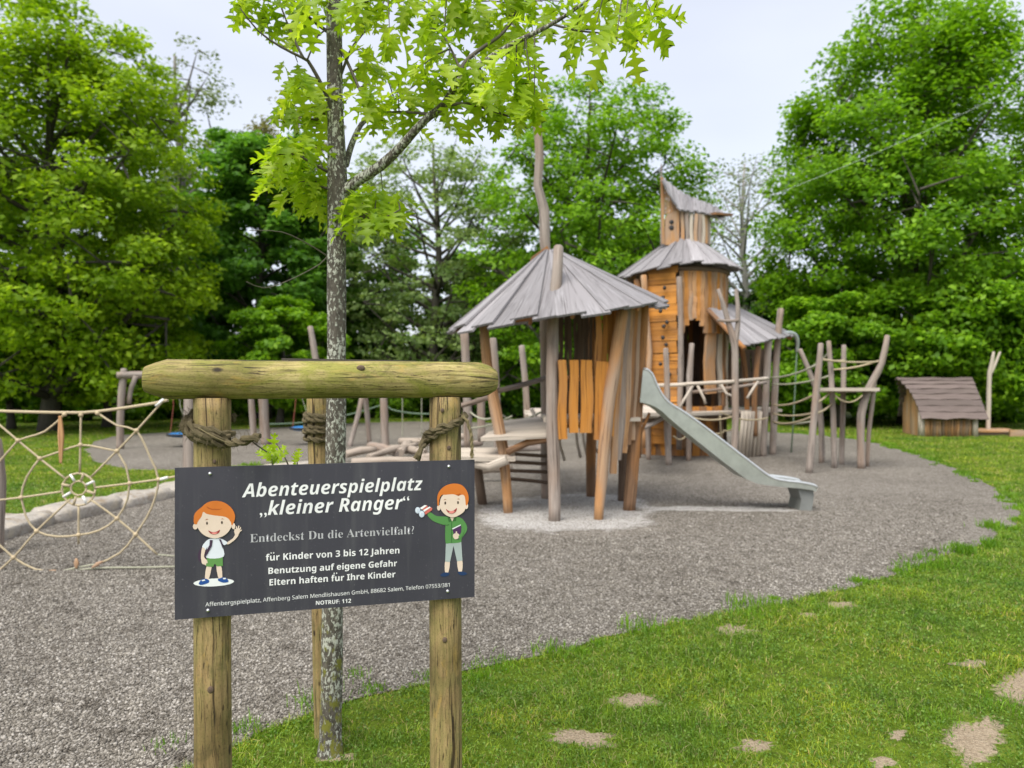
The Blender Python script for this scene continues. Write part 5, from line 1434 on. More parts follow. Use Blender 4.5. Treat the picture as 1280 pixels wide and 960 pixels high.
for a, b, w, mt, lb in logs:
    q = [P(*a), P(*b)]; r0 = px(w, a[2])
    q[0].z = max(q[0].z, r0); q[1].z = max(q[1].z, r0); m_ = q[0].lerp(q[1], .5) + Vector((0, 0, .03))
    mb = MB(); qq, rr = smooth([q[0], m_, q[1]], [r0, r0 * 1.05, r0 * .85], .15); mb.tube(qq, rr, 9, .15)
    tag(mb.build('log', M[mt], None, True), lb, 'log', 'heap of climbing logs')

# ------------------------------------------------------------------ main tower
TC = Vector(((847 - 640) / F * 17.5, 17.5, 0)); TR = 1.12
tw = thing('play_tower', 'tall round wooden play tower with stacked grey cone roofs and crooked turret', 'play tower', TC)
AOFF = math.radians(-13)
def TPt(a, z, r=TR):
    a += AOFF
    return Vector((TC.x + r * math.sin(a), TC.y - r * math.cos(a), z))     # a = 0 towards the camera, + to the right
ZE = 4.17
def ring_boards(a0, a1, n, z0, z1, mats, parent, name, r=TR, w=None, jit=.3, z0f=None, t=.05, lean=0):
    for j, mt in enumerate(mats):
        mb = MB()
        for i in range(j, n, len(mats)):
            a = math.radians(a0 + (a1 - a0) * (i + .5) / n)
            ww = (w or 2 * PI * r * (a1 - a0) / 360 / n * 1.05) * rnd.uniform(.92, 1.1)
            zz0 = z0f(math.degrees(a)) if z0f else z0
            k = 9
            mb.curved_plank([TPt(a + lean * (q / k) + .012 * math.sin(q * 1.3 + i), zz0 + (z1 - zz0) * q / k, r + rnd.uniform(-.012, .012)) for q in range(k + 1)], (math.cos(a + AOFF), math.sin(a + AOFF), 0), ww, t, jit=jit)
        o = mb.build(name, M[mt], parent)
# lower orange skirt, back half, left logs
ring_boards(-75, -35, 6, 0, ZE, ['dark_wood', 'tan_wood', 'brown_wood'], tw, 'wall')
ring_boards(-36, 70, 12, 0, 1.1, ['orange_wood', 'brown_wood'], tw, 'skirt', r=TR - .04)
ring_boards(100, 285, 22, 0, ZE, ['dark_wood', 'brown_wood'], tw, 'wall')
# doorway arch: boards above it end in an arch
def arch(adeg):
    k = (adeg - 19) / 13
    return 3.05 - .32 * min(1, k * k)
ring_boards(3, 63, 13, 0, ZE, ['tan_wood', 'orange_wood', 'tan_wood'], tw, 'arch_boards', z0f=arch, jit=.10, t=.06)
ring_boards(62, 102, 6, 1.1, ZE, ['brown_wood', 'tan_wood'], tw, 'wall')
# wide leaning board right of the doorway
mb = MB(); mb.curved_plank([P(889 - 2 * math.sin(k * .5) , 492 - 13.5 * k, 16.55) for k in range(8)], (1, .6, 0), px(17, 16.5), .07, jit=.2); mb.build('door_board', M['tan_wood'], tw)
mb = MB(); mb.curved_plank([P(901 - 1.5 * math.sin(k * .5), 490 - 14 * k, 16.75) for k in range(8)], (1, .6, 0), px(8, 16.5), .06, jit=.2); mb.build('door_board', M['pale_wood'], tw)
# log jambs
for pts, w, mt in (([(849, 562, 16.25), (850, 500, 16.25), (851, 420, 16.25), (849, 347, 16.25)], 4.2, 'grey_wood'),
                   ([(806, 560, 16.5), (808, 500, 16.5), (812, 440, 16.5), (808, 400, 16.5), (805, 345, 16.5)], 4.2, 'tan_wood'),
                   ([(796, 560, 16.8), (800, 470, 16.8), (803, 420, 16.8), (796, 350, 16.8)], 4.5, 'brown_wood'), ([(790, 560, 17.2), (790, 350, 17.2)], 3.6, 'dark_wood')):
    post_part(tw, pts, w, mt, name='jamb', step=.3)
# climbing panel of level orange boards, with holds
mb = MB(); a_ = math.radians(-16)
ctr = TPt(a_, 0, TR + .05); tdir = Vector((math.cos(a_ + AOFF), math.sin(a_ + AOFF), 0)); nd = Vector((math.sin(a_ + AOFF), -math.cos(a_ + AOFF), 0))
zc = .35; i = 0
while zc < ZE - .02:
    h = rnd.uniform(.12, .17); hw = .36 + .03 * math.sin(i * 1.7) - .02 * (zc / 4)
    mb.plank(ctr - tdir * hw + Vector((0, 0, zc)), ctr + tdir * (hw + rnd.uniform(-.01, .02)) + Vector((0, 0, zc + rnd.uniform(-.01, .01))), (0, 0, 1), h * .97, .05)
    zc += h; i += 1
cw = mb.build('climbing_wall', M['orange_wood'], tw)
for u, v in ((829, 372), (826, 389), (834, 403), (830, 408), (829, 422), (833, 431), (835, 442), (820, 380), (831, 360), (826, 455), (837, 468)):
    p = P(u, v, 16.33); mb = MB(); mb.ball(p + nd * .02, .045, 8, 6, jit=.3); mb.build('climbing_hold', M['hold'], cw, True)
# main cone roof
def teave(a):
    c, s = math.cos(a), math.sin(a)
    return Vector((TC.x + .0 + 1.46 * c, TC.y + 1.40 * s, 4.20 + .09 * c + .05 * math.sin(3 * a)))
TAP = Vector((TC.x + .14, TC.y - .05, 5.22))
fan_roof('roof', tw, TAP, teave, math.radians(-270), math.radians(90), 38, 'roof_plank', over=.02, r0=.04)
mb = MB(); mb.tube([TPt(math.radians(10 * k), 4.16, TR + .02) for k in range(37)], .06, 7, .1, caps=False); mb.build('ring_beam', M['dark_wood'], tw, True)
# turret
UC = Vector(((860 - 640) / F * 17.5, 17.5, 0)); UR = .50
def UPt(a, z, r=UR):
    a += AOFF
    return Vector((UC.x + r * math.sin(a), UC.y - r * math.cos(a), z))
tu_parent = tw
def strip_turret():
    def roofz(u, Y):      # height of the swooping roof at pixel column u and distance Y
        vt_ = np.interp(u, [826, 836, 848, 862, 878, 893, 904], [220, 229, 238, 246, 252, 258, 265])
        vl_ = np.interp(u, [828, 838, 849, 862, 878, 892, 905], [225, 245, 262, 264, 265.5, 270, 275])
        k = min(max((Y - 16.85) / 1.1, 0), 1)
        return EYE - (vl_ * (1 - k) + vt_ * k - 480) / F * Y
    for j, mt in enumerate(('tan_wood', 'grey_wood', 'pale_wood')):
        mb = MB()
        for i in range(j, 22, 3):
            a = math.radians(-20 + 250 * (i + .5) / 22); b = UPt(a, 4.9); uu = 640 + b.x / b.y * F; rz = roofz(uu, b.y)
            mb.curved_plank([UPt(a + .02 * math.sin(k + i), 4.85 + (rz - .09 - 4.85) * k / 5) for k in range(6)], (math.cos(a + AOFF), math.sin(a + AOFF), 0), .075, .035, jit=.2)
        mb.build('turret_wall', M[mt], tu_parent)
strip_turret()
Yt = 17.05
mb = MB(); a0_, a1_ = P(830, 305, Yt), P(849, 305, Yt + -.05)
def keypan():
    out = [(831, 306), (849, 307), (849, 262), (842, 264), (834, 268), (831, 274)]
    mb.prism([P(u, v, Yt) for u, v in out], (0, 1, 0), .04)
keypan(); kp = mb.build('turret_panel', M['tan_wood'], tw)
mb = MB()
mb.ball(P(839.5, 277.5, Yt - .005), .052, 10, 7, sc=(1, .35, 1)); mb.build('keyhole', M['hold'], kp)
mb = MB(); mb.ball(P(839.5, 284.5, Yt - .005), .058, 10, 7, sc=(1, .35, 1)); mb.build('keyhole', M['hold'], kp)
# fan of slats in the gable
mb = MB()
for i in range(7):
    f = i / 6
    mb.plank(P(831 + 2.6 * i, 268 - 3.2 * f * 1.2 + 1 * f, Yt + .03), P(829.5 + 2.6 * i * 1.05, 231 + 28 * f, Yt + .03), (1, 0, 0), px(1.9, Yt), .03)
mb.plank(P(829, 305, Yt), P(827, 222, Yt), (1, 0, 0), px(3, Yt), .05); mb.build('gable_slats', M['tan_wood'], tw)
# swooping turret roof: planks from the high back edge, curling down to the right
def turret_roof():
    top = [(826, 220), (836, 229), (848, 238), (862, 246), (878, 252), (893, 258), (904, 265)]
    low = [(828, 225), (838, 245), (849, 262), (862, 264), (878, 265.5), (892, 270), (905, 275)]
    mb = MB(); n = 20
    def itp(l, f):
        k = f * (len(l) - 1); i = min(int(k), len(l) - 2); k -= i
        return l[i][0] * (1 - k) + l[i + 1][0] * k, l[i][1] * (1 - k) + l[i + 1][1] * k
    for i in range(n):
        f0, f1 = i / n - .006, (i + 1) / n + .012
        q = [P(*itp(top, max(f0, 0)), 17.95 - .1 * f0), P(*itp(top, min(f1, 1)), 17.95 - .1 * f1), P(*itp(low, min(f1, 1)), 16.85 + .25 * f1), P(*itp(low, max(f0, 0)), 16.85 + .25 * f0)]
        li = Vector((0, 0, .022 * (i % 2) + rnd.uniform(0, .01)))
        nn = (q[1] - q[0]).cross(q[3] - q[0]).normalized()
        if nn.z < 0: nn = -nn
        q = [x + li for x in q]; e = (q[3] - q[0]).normalized() * rnd.uniform(0, .06); q[2] += e; q[3] += e
        v = q + [x - nn * .03 for x in q]; w = (q[2] - q[3]).length; L = (q[3] - q[0]).length; uo, vo = rnd.random() * 20, rnd.random() * 20
        fs = [(0, 1, 2, 3), (7, 6, 5, 4), (0, 4, 5, 1), (1, 5, 6, 2), (2, 6, 7, 3), (3, 7, 4, 0)]
        uvT = [(uo, vo), (uo + w, vo), (uo + w, vo + L), (uo, vo + L)]
        mb.add(v, fs, [uvT] * 6)
    mb.build('turret_roof', M['roof_plank'], tw)
    mb = MB(); mb.plank(P(884, 268, 17.1), P(905, 270, 17.5), (0, 1, .1), .5, .05); mb.build('soffit', M['brown_wood'], tw)
turret_roof()
mb = MB(); mb.tube([P(827, 306, Yt + .05), P(826.5, 205, Yt + .05)], [.03, .012], 6); mb.build('spike', M['grey_wood'], tw)

# lean-to balcony of the tower
bal = thing('tower_balcony', 'timber balcony with sloping plank roof and railings built against the tower', 'balcony', P(915, 560, 16))
zd = .97
def PZ(u, z, Y): return Vector(((u - 640) / F * Y, Y, z))
deck(bal, [PZ(804, zd, 14.2), PZ(974, zd, 17.6), PZ(958, zd, 19.4), PZ(812, zd, 17.0)], .06, 'pale_wood', 12)
rail_part(bal, [(800, 526, 14.3), (850, 523, 15.1), (905, 520, 16.2), (970, 517, 17.5)], 2.4, 'dark_wood', 'joist')
def lean_roof():
    TLs, TRs = P(887, 386, 16.4), P(914, 381, 17.6)
    BLs, BRs = P(931, 433, 15.5), P(994, 419, 17.0)
    mb = MB(); n = 11
    for i in range(n):
        f = (i + .5) / n
        a = TLs.lerp(TRs, f); b = BLs.lerp(BRs, f); b += (b - a).normalized() * rnd.uniform(-.03, .05)
        w0 = (TRs - TLs).length / n; w1 = (BRs - BLs).length / n
        mb.plank(a + Vector((0, 0, .015 * (i % 2))), b + Vector((0, 0, .02 * (i % 2))), BRs - BLs, w0 * 1.1, .035, w2=w1 * 1.0)
    r_ = mb.build('roof', M['roof_plank'], bal)
    for a, b in (((886, 388, 16.35), (931, 436, 15.5)), ((915, 387, 17.5), (990, 423, 17.1))): rail_part(bal, [a, b], 3, 'brown_wood', 'rafter')
lean_roof()
for pts, w, mt in (([(953, 566, 16.4), (957, 500, 16.4), (960, 426, 16.4)], 5.2, 'grey_wood'), ([(966, 563, 16.8), (968, 500, 16.8), (971, 440, 16.8), (976, 387, 16.8)], 4.8, 'grey_wood'),
                   ([(944, 545, 16.2), (943, 500, 16.2), (948, 434, 16.2)], 4, 'brown_wood'), ([(905, 520, 17), (903, 470, 17), (906, 420, 17)], 7, 'pale_wood'),
                   ([(934, 520, 17.2), (932, 470, 17.2), (927, 430, 17.2)], 3.5, 'brown_wood')):
    post_part(bal, pts, w, mt)
mb = MB()
for i in range(9):
    u = 900 + 56 * i / 8; mb.curved_plank([P(u + rnd.uniform(-1, 1), 507 - 14 * k, 17.8) for k in range(6)], (1, 0, 0), px(6.4, 17.8), .04, jit=.3)
mb.build('back_wall', M['dark_wood'], bal)
mb = MB()
for i in range(7):
    u = 926 + 26 * i / 6; mb.tube([P(u - 2 + rnd.uniform(-1, 1), 574 - 2 * abs(i - 3), 15.9 + .08 * i), P(u + 3, 514, 15.9 + .08 * i)], px(2.3, 16), 7, .15)
mb.build('palisade', M['pale_wood'], bal, True)
for pts, w, mt in (([(836, 580, 14.6), (834, 520, 14.6), (834, 480, 14.6), (832, 436, 14.6)], [4.6, 5, 4.4, 3.6], 'grey_wood'), ([(861, 572, 15.4), (861, 520, 15.4), (862, 470, 15.4), (865, 430, 15.4)], [3.6, 4, 4.4, 3.6], 'grey_wood'),
                   ([(811, 568, 15.6), (810, 520, 15.6)], 3.8, 'grey_wood'), ([(798, 566, 16), (798, 520, 16)], 3.5, 'brown_wood'),
                   ([(857, 562, 15.6), (857, 525, 15.6)], 4, 'brown_wood'), ([(900, 565, 16.5), (900, 520, 16.5)], 4, 'dark_wood'), ([(880, 560, 17), (880, 520, 17)], 3.5, 'dark_wood')):
    post_part(bal, pts, w, mt)
# forked post in front of the balcony
mbx = post_part(bal, [(916, 587, 14.4), (919, 540, 14.4), (919, 470, 14.4), (918, 430, 14.4), (911, 405, 14.4), (904, 380, 14.4), (898, 362, 14.4)], [5, 5, 5, 5.2, 3.8, 3.4, 2.6], 'grey_wood')
post_part(bal, [(918, 440, 14.4), (922, 405, 14.4), (922, 380, 14.4), (920, 362, 14.4)], [4, 3.6, 3.2, 2.6], 'grey_wood', name='fork')
mb = MB(); mb.tube(sag(P(897, 400, 14.35), P(923, 400, 14.35), .02), .03, 7, .1); mb.build('rail', M['grey_wood'], bal)
rail_part(bal, [(818, 482, 14.8), (850, 481, 14.5), (880, 479, 14.5), (918, 477, 14.35)], 2.4, 'pale_wood')
rail_part(bal, [(855, 480, 14.5), (900, 478, 14.5), (960, 473, 15.6)], 2.2, 'pale_wood'); rail_part(bal, [(865, 490, 15.6), (905, 486, 15.6), (958, 478, 16)], 2, 'grey_wood')
for a, b, c in (((848, 512, 14.9), (856, 498, 15), (866, 482, 15.2)), ((872, 482, 15.4), (880, 498, 15.4), (882, 505, 15.4)), ((934, 498, 15.5), (942, 485, 15.6), (948, 476, 15.8)), ((900, 478, 15), (908, 492, 15), (916, 495, 14.7))):
    rail_part(bal, [a, b, c], 1.7, 'pale_wood', 'strut', n=6)
rail_part(bal, [(796, 538, 12.5), (815, 530, 12.8), (832, 520, 13.2)], 3, 'grey_wood', 'rail')
deck(bal, [P(800, 518, 12.6), P(838, 518, 12.8), P(842, 508, 14.4), P(806, 508, 14.6)], .06, 'pale_wood', 5, 'deck')
for a, b, d in (((846, 535, 15), (900, 545, 15.4), .10), ((860, 520, 15), (918, 520, 14.5), .08), ((900, 515, 14.8), (960, 522, 15.8), .1), ((842, 545, 14.6), (862, 538, 15.2), .12), ((900, 520, 15), (902, 550, 15.3), .02), ((905, 538, 15), (918, 535, 14.6), .03), ((870, 540, 15.4), (905, 540, 15.2), .05)):
    mb = MB(); mb.tube(sag(P(*a), P(*b), d), .017, 6); mb.build('rope', M['net_rope'], bal, True)
# water pipe with hanging rope
hk = thing('hanging_rope', 'thin rope hanging from the bent grey pipe at the balcony roof corner', 'rope', P(989, 567, 17.2))
mb = MB(); q, r = smooth([P(978, 417, 16.9), P(987, 416, 16.95), (P(994, 419, 17)), P(997, 428, 17.05), P(996, 440, 17.1)], [.045, .05, .05, .045, .04], .04); mb.tube(q, r, 8); mb.build('pipe', M['pipe'], hk, True)
mb = MB(); mb.tube([P(996, 438, 17.1), P(994, 480, 17.15), P(992, 520, 17.2), P(989, 566, 17.2)], .018, 6); mb.build('rope', M['green_rope'], hk, True)

# ------------------------------------------------------------------ rope climbing frame right of the tower
rc = thing('rope_bridge', 'crooked grey posts joined by ropes and a small platform, right of the slide', 'rope bridge', P(1040, 588, 14))
for pts, w in (([(1027, 582, 15), (1027, 540, 15), (1022, 495, 15), (1014, 470, 15), (1000, 437, 15)], [4.6, 5, 4.6, 4.4, 3.6]),
               ([(1011, 592, 13.3), (1016, 540, 13.3), (1020, 492, 13.3), (1024, 455, 13.3), (1026, 430, 13.3)], [6.2, 6.2, 5.6, 5.2, 4.6]),
               ([(1043, 586, 14.1), (1042, 530, 14.1), (1039, 467, 14.1), (1036, 427, 14.1)], [4.6, 4.8, 4.4, 3.8]),
               ([(1052, 582, 14.7), (1054, 500, 14.7), (1055, 432, 14.7)], [4.2, 4.4, 4]),
               ([(1077, 587, 14), (1076, 550, 14), (1076, 518, 14), (1086, 486, 14), (1102, 454, 14), (1109, 420, 14)], [6.6, 6.4, 6.8, 6.6, 5.6, 4.4]),
               ([(1084, 586, 14.3), (1086, 540, 14.3), (1091, 500, 14.3), (1094, 470, 14.3)], [3.2, 3.6, 3.8, 3])):
    post_part(rc, pts, [x * .82 for x in w], 'grey_wood')
deck(rc, [PZ(1022, 1.50, 13.7), PZ(1094, 1.50, 13.8), PZ(1090, 1.46, 14.7), PZ(1024, 1.46, 14.7)], .06, 'pale_wood', 4)
mb = MB()
for k in range(6): mb.tube(sag(P(1044, 494 + k * .2, 13.8 + k * .14), P(1078, 494, 13.8 + k * .14), .13), .012, 5, caps=False)
for k in range(7):
    f = k / 6; mb.tube([P(1046 + 30 * f, 495 + 8 * 4 * f * (1 - f), 13.8), P(1046 + 30 * f, 495 + 8 * 4 * f * (1 - f), 14.5)], .012, 5, caps=False)
mb.build('hammock_net', M['net_rope'], rc)
for a, b, d, mt in (((962, 472, 16.4), (1021, 456, 13.4), .06, 'grey_rope'), ((964, 480, 16.4), (1036, 470, 14.1), .06, 'grey_rope'), ((966, 506, 16.4), (1020, 492, 13.4), .08, 'net_rope'), ((966, 517, 16.4), (1018, 516, 13.4), .05, 'net_rope'),
                    ((966, 527, 16.4), (1016, 520, 13.4), .08, 'net_rope'), ((968, 529, 16.6), (1014, 527, 13.4), .03, 'grey_rope'), ((1024, 449, 13.3), (1098, 452, 14), .03, 'net_rope'), ((1026, 448, 13.3), (1056, 450, 14.6), .03, 'net_rope'),
                    ((1037, 462, 14.1), (1098, 451, 14), .04, 'net_rope'), ((1018, 504, 13.3), (1040, 486, 14.1), .05, 'net_rope'), ((1018, 517, 13.3), (1040, 504, 14.1), .04, 'net_rope'), ((1012, 460, 15), (1037, 440, 14.1), .03, 'grey_rope')):
    mb = MB(); mb.tube(sag(P(*a), P(*b), d), .019, 6); mb.build('rope', M[mt], rc, True)

# ------------------------------------------------------------------ small hut, its neighbour post and timber edging
hut = thing('play_hut', 'small hut with swept brown shingle roof on the far lawn', 'hut', P(1170, 544, 23.5))
Yh = 23.3
fl = G(1151, 545.5); ph_ = math.radians(9)
dirr = Vector((math.cos(ph_), -math.sin(ph_), 0)); back = Vector((math.sin(ph_), math.cos(ph_), 0)); frr = fl + dirr * 1.50
Lh = (frr - fl).length; Dh = 1.25
mb = MB()
n = 18
for i in range(n):
    p = fl.lerp(frr, (i + .5) / n) - back * rnd.uniform(0, .03); mb.tube([p, p + Vector((rnd.uniform(-.02, .02), 0, .62 + rnd.uniform(-.03, .06)))], Lh / n * .52, 7, .15)
mb.build('front_wall', M['tan_wood'], hut, True)
for p in (fl, frr):
    mb = MB(); mb.tube([p - back * .05, p - back * .05 + Vector((0, 0, .75))], .085, 9, .1); mb.build('post', M['pale_wood'], hut, True)
def roof_prof(s):
    """s 0 eave .. 1 ridge: offset back and height (concave sweep)"""
    return -.30 + s * 1.0, .50 + 1.27 * (.55 * min(s, 1) + .45 * math.sin(min(s, 1) * PI / 2))
def hut_pt(f, s, lift=0):
    o_, z = roof_prof(s); p = fl.lerp(frr, f) + back * o_
    return Vector((p.x, p.y, z + lift))
mb = MB(); rows = 8
for side in (0, 1):
    for r0 in range(rows):
        s0, s1 = r0 / rows, (r0 + 1.35) / rows
        lf = lambda q: -.06 - .27 * q * q; rt = lambda q: 1.09 + .10 * (1 - q) ** 2 + .06 * q
        a = hut_pt(lf(s0), s0, .05); b = hut_pt(rt(s0), s0, .05); c = hut_pt(rt(s1), min(s1, 1.03), .01); d = hut_pt(lf(s1), min(s1, 1.03), .01)
        if side:
            mid = fl + back * .70
            def mir(p):
                k = (p - mid).dot(back.normalized()); return p - back * (2 * k)
            a, b, c, d = [mir(p) for p in (a, b, c, d)]
        m0, m1 = (a + d) / 2, (b + c) / 2
        k = 8
        mb.curved_plank([m0.lerp(m1, q / k) + Vector((0, 0, .012 * math.sin(q * 1.7 + r0 * 2))) for q in range(k + 1)], d - a, (d - a).length, .03, jit=.12)
mb.build('roof', M['shingle'], hut)
mb = MB()
for i in range(9):
    f = (i + .5) / 9; o_ = f * 1.40
    z = roof_prof(min(1, (o_ + .30) / 1.0) if o_ < .70 else min(1, (1.40 - o_ + .30) / 1.0))[1] - .06
    p = fl - dirr * .02 + back * o_; mb.plank(p, p + Vector((0, 0, z)), back, .15, .04)
mb.build('gable_wall', M['tan_wood'], hut)
mb = MB()
for i in range(9):
    f = (i + .5) / 9; o_ = f * 1.40
    z = roof_prof(min(1, (o_ + .30) / 1.0) if o_ < .70 else min(1, (1.40 - o_ + .30) / 1.0))[1] - .06
    p = frr + dirr * .02 + back * o_; mb.plank(p, p + Vector((0, 0, z)), back, .15, .04)
mb.build('gable_wall', M['dark_wood'], hut)
yp = thing('forked_post', 'slim forked grey post standing right of the hut', 'post', P(1236, 542, 23.8))
post_part(yp, [(1235, 543, 23.8), (1236, 500, 23.8), (1237, 465, 23.8), (1240, 452, 23.8), (1242, 440, 23.8)], [3, 3, 3, 2.4, 1.6], 'pale_wood', name='trunk')
post_part(yp, [(1237, 470, 23.8), (1244, 455, 23.8), (1250, 440, 23.8)], [2.4, 2, 1.4], 'pale_wood', name='fork')
bw = thing('timber_deck', 'low brown timber deck on the lawn right of the hut', 'deck', G(1240, 546))
deck(bw, [PZ(1212, .12, 23.0), PZ(1262, .12, 23.0), PZ(1258, .12, 24.4), PZ(1214, .12, 24.4)], .05, 'tan_wood', 6)
mb = MB(); mb.plank(PZ(1214, .05, 23.05), PZ(1260, .05, 23.05), (0, 0, 1), .12, .05); mb.build('joist', M['dark_wood'], bw)
mb = MB(); mb.plank(PZ(1262, .10, 22.6), PZ(1330, .10, 22.2), (0, 0, 1), .2, .12); tag(mb.build('timber_edging', M['tan_wood']), 'long timber beam lying at the right edge past the low deck', 'timber beam')
lw = thing('garden_wall', 'pale low wall glimpsed over the dark shrub at the right edge', 'wall', PZ(1290, 0, 34))
mb = MB(); mb.plank(PZ(1238, .72, 34), PZ(1345, .72, 34), (0, 0, 1), 1.44, .25); mb.build('wall_body', M['concrete'], lw)
mb = MB(); mb.plank(PZ(1236, 1.48, 34), PZ(1347, 1.48, 34), (0, 0, 1), .08, .34); mb.build('coping', M['concrete'], lw)

# ------------------------------------------------------------------ swings on the far gravel
sw = thing('swing_frame', 'grey timber swing frame on the far gravel behind the sign', 'swing frame', P(240, 560, 19))
for pts, w in (([(150, 562, 18.2), (151, 510, 18.2), (155, 462, 18.2)], [5, 5, 4.6]), ([(455, 0, 0)], 0), ([(318, 552, 19.5), (314, 500, 19.5), (311, 460, 19.5)], [4.4, 4.4, 4]), ([(332, 556, 19.6), (329, 500, 19.6), (328, 460, 19.6)], [7, 6.6, 6]),
               ([(462, 549, 20), (457, 500, 20), (452, 462, 20)], [3.6, 3.6, 3.4]), ([(437, 556, 19), (452, 500, 19.6), (458, 462, 20)], [3.6, 3.6, 3.4]), ([(482, 562, 18.3), (480, 500, 18.3), (480, 460, 18.3)], [5.6, 5.4, 5])):
    if len(pts) > 1: post_part(sw, pts, w, 'grey_wood')
rail_part(sw, [(146, 469, 18.1), (320, 467, 19.2), (490, 466, 18.6)], 4.6, 'grey_wood', 'crossbeam')
rail_part(sw, [(161, 505, 18.3), (164, 485, 18.3), (170, 470, 18.2)], 3, 'grey_wood', 'brace')
tall = thing('leaning_post', 'tall leaning grey post rising behind the sign beam left of the oak trunk', 'post', P(402, 556, 19))
post_part(tall, [(406, 560, 18.5), (399, 480, 18.5), (393, 440, 18.5), (388, 409, 18.5)], [5, 4.6, 4.4, 4.2], 'grey_wood', name='trunk')
for u, v, Y, lb in ((225, 543.5, 18.8, 'blue saucer swing left of the sign post'), (378, 535.5, 19.4, 'blue saucer swing glimpsed left of the tied stake')):
    s_ = thing('saucer_swing', lb, 'swing', P(u, v, Y), 'blue saucer swings')
    mb = MB(); mb.ball(P(u, v, Y), px(15, Y), 20, 8, sc=(1, 1, .22)); mb.build('seat', M['blue'], s_, True)
    mb = MB(); c = P(u, v + 1.2, Y); mb.tube([c + Vector((px(14.6, Y) * math.cos(t * PI / 10), px(14.6, Y) * math.sin(t * PI / 10), .03)) for t in range(21)], .03, 6); mb.build('rim', M['black'], s_, True)
    for dx in (-12, 12):
        mb = MB(); mb.tube([P(u + dx, v - 2, Y), P(u + dx * .35 - 4, v - 36, Y), P(u - 6 + dx * .3, 469, Y)], .009, 5); mb.build('rope', M['red_rope'] if dx < 0 else M['grey_rope'], s_)
# low rope fence across the far gravel
rf = thing('rope_barrier', 'thin green rope strung low behind the swing frame', 'rope', P(450, 540, 21))
mb = MB(); mb.tube(sag(P(335, 530, 20.5), P(480, 505, 21), .15) + sag(P(482, 510, 21), P(560, 515, 21), .1)[1:], .02, 5); mb.build('rope', M['green_rope'], rf)
for u in (503, 527):
    mb = MB(); mb.tube([P(u, 545, 21), P(u, 480, 21)], .012, 5); mb.build('line', M['grey_rope'], rf)

# ------------------------------------------------------------------ spider web net
wb = thing('web_net', 'tan rope spider web climbing net with hanging wooden tags at the left edge', 'climbing net', G(99, 716))
YB = 6.35
def W_(x, y, dy=0): return P(x / 2.6667, 380 + y / 2.6667, YB + dy)
def rope_part(pts, r=.0088, mat='net_rope', sagd=0):
    mb = MB(); q = [W_(*p) for p in pts]
    q, rr = smooth(q, [r] * len(q), .08); mb.tube(q, rr, 7, .04); mb.build('rope', M[mat], wb, True)
hub = (262, 610)
ring1 = [(262, 572), (290, 574), (306, 590), (308, 612), (300, 640), (262, 660), (232, 650), (218, 625), (222, 590)]
def circ(cx, cy, rx, ry, n=16): return [(cx + rx * math.cos(2 * PI * k / n), cy + ry * math.sin(2 * PI * k / n)) for k in range(n + 1)]
rope_part(circ(262, 618, 56, 54)); rope_part(circ(262, 614, 26, 24, 12), .008)
rope_part([(-160, 350), (0, 357), (215, 362), (325, 358), (520, 330), (560, 320)], .013)
rope_part([(545, 322), (455, 422), (390, 490), (305, 575)]); rope_part([(600, 572), (528, 585), (432, 598), (318, 612)])
rope_part([(300, 650), (390, 715), (452, 768), (525, 835)]); rope_part([(525, 835), (600, 842)], .006, 'grey_rope')
rope_part([(262, 675), (262, 770), (262, 800)]); rope_part([(235, 650), (122, 757), (45, 845), (-30, 910)]); rope_part([(207, 625), (70, 645), (-80, 662)])
rope_part([(222, 585), (133, 515), (60, 455), (-40, 370)]); rope_part([(266, 562), (268, 470), (270, 365)])
rope_part([(133, 515), (205, 490), (268, 470), (330, 478), (390, 490), (420, 540), (432, 598), (425, 650), (390, 715), (330, 755), (262, 770), (190, 775), (122, 757), (85, 705), (70, 645), (90, 575), (133, 515)])
rope_part([(215, 368), (150, 425), (60, 455), (20, 500), (-30, 560)]); rope_part([(325, 362), (390, 405), (455, 422), (500, 510), (528, 585), (505, 680), (452, 768), (400, 830), (330, 865)])
rope_part([(-60, 740), (0, 805), (45, 845), (120, 885), (200, 893)]); rope_part([(200, 893), (330, 880), (480, 878), (590, 875)], .008, 'grey_rope'); rope_part([(-80, 985), (100, 920), (250, 880), (330, 866)], .008, 'grey_rope')
for k, (x, y) in enumerate(((133, 515), (268, 470), (390, 490), (432, 598), (390, 715), (262, 770), (122, 757), (70, 645), (60, 455), (455, 422), (528, 585), (452, 768), (45, 845), (215, 368), (270, 370), (325, 364))):
    mb = MB(); mb.ball(W_(x, y, -.004), .022, 9, 6, sc=(1, .8, .9)); mb.build('knot', M['node_ferrule'], wb, True)
for k in range(8):
    a = k * PI / 4 + .3; p0 = (262 + 30 * math.cos(a), 615 + 28 * math.sin(a)); p1 = (262 + 58 * math.cos(a), 617 + 56 * math.sin(a))
    mb = MB(); mb.tube([W_(*p0, -.002), W_(*p1, -.002)], .012, 6); mb.build('ferrule', M['white_tape' if k % 2 else 'net_rope'], wb, True)
for a, b, w in (((545, 318), (520, 340), .014), ((534, 585), (560, 578), .013)):
    mb = MB(); mb.tube([W_(*a, -.003), W_(*b, -.003)], w, 7); mb.build('ferrule', M['white_tape'], wb, True)
wt = [((205, 372), (208, 440), (207, 530), .030, 'carved wooden fish shaped tag hanging from the top rope of the web'), ((258, 846), (259, 862), (258, 880), .022, 'short wooden tag on the lower web rope'),
      ((310, 878), (328, 866), (347, 856), .018, 'pale slanting wooden tag on the lower web rope'), ((165, 888), (186, 890), (206, 894), .016, 'flat wooden tag at the lowest web corner')]
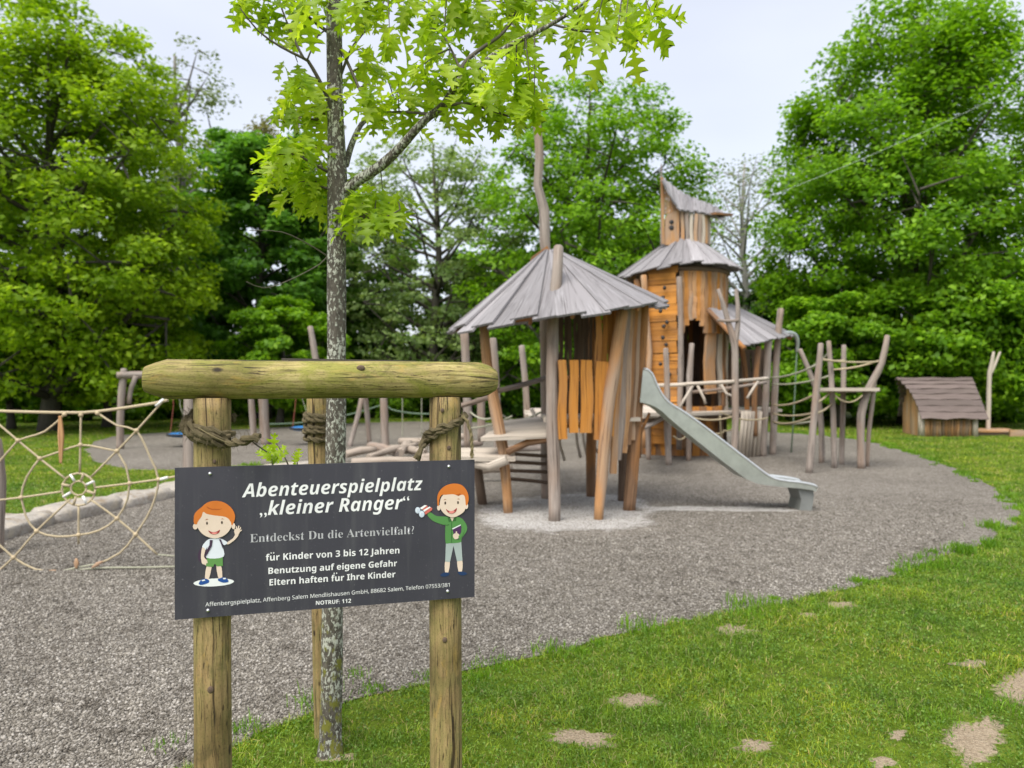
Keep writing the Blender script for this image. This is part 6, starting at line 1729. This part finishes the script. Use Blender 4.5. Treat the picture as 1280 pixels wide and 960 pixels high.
for a, b, c, w, lb in wt:
    mb = MB(); q, r = smooth([W_(*a), W_(*b), W_(*c)], [w * .4, w, w * .35], .015); mb.tube(q, r, 9, .12)
    mb.v = [(x, YB + (y - YB) * .4 - .02, z) for x, y, z in mb.v]
    tag(mb.build('wooden_tag', M['tan_wood'], None, True), lb, 'wooden tag', 'tags on the web net')
post_part(wb, [(236, 712, 6.4), (237, 600, 6.4), (238, 470, 6.4)], [9.5, 9, 8.5], 'grey_wood')
post_part(wb, [(-6, 700, 7.0), (-2, 600, 7.0), (-6, 550, 7.0)], [10, 9.5, 8], 'grey_wood')

cb_ = thing('overhead_cable', 'thin pale cable slanting across the biggest tree on the right', 'cable', P(1330, 480, 22))
mb = MB(); mb.tube(sag(P(960, 246, 22), P(1420, 30, 22), .25, 24), .0045, 6); mb.build('wire', M['pipe'], cb_)

# ------------------------------------------------------------------ parked vehicle beyond the trees
car = thing('parked_car', 'pale parked car glimpsed through the trees just above the beam', 'car', PZ(511, 0, 45.5))
cx, cy = PZ(511, 0, 45.5).x, 45.5
prof = [(-2.0, .35), (-2.05, .75), (-1.5, .98), (-.85, 1.02), (-.35, 1.5), (.95, 1.52), (1.6, 1.05), (2.0, .98), (2.05, .4)]
def cp(x, z, y): return Vector((cx + x, cy + y, z + .75))
mb = MB(); mb.prism([cp(x, z, -.8) for x, z in prof], (0, 1, 0), 1.6); mb.build('body', M['car_paint'], car)
mb = MB(); mb.prism([cp(x, z, -.81) for x, z in ((-.7, 1.04), (-.3, 1.42), (.9, 1.44), (1.35, 1.06))], (0, -1, 0), .01); mb.build('window', M['car_glass'], car)
for x in (-1.25, 1.25):
    for y in (-.8, .62):
        mb = MB(); c = cp(x, .32, y); mb.tube([c, c + Vector((0, .2, 0))], .32, 16); mb.build('wheel', M['black'], car)
bank = MB(); bank.ball((cx, cy + 1, 0), 1, 24, 10, sc=(9, 3.5, .78)); tag(bank.build('bank', M['lawn'], None, True), 'low grassy bank under the parked car', kind='structure')
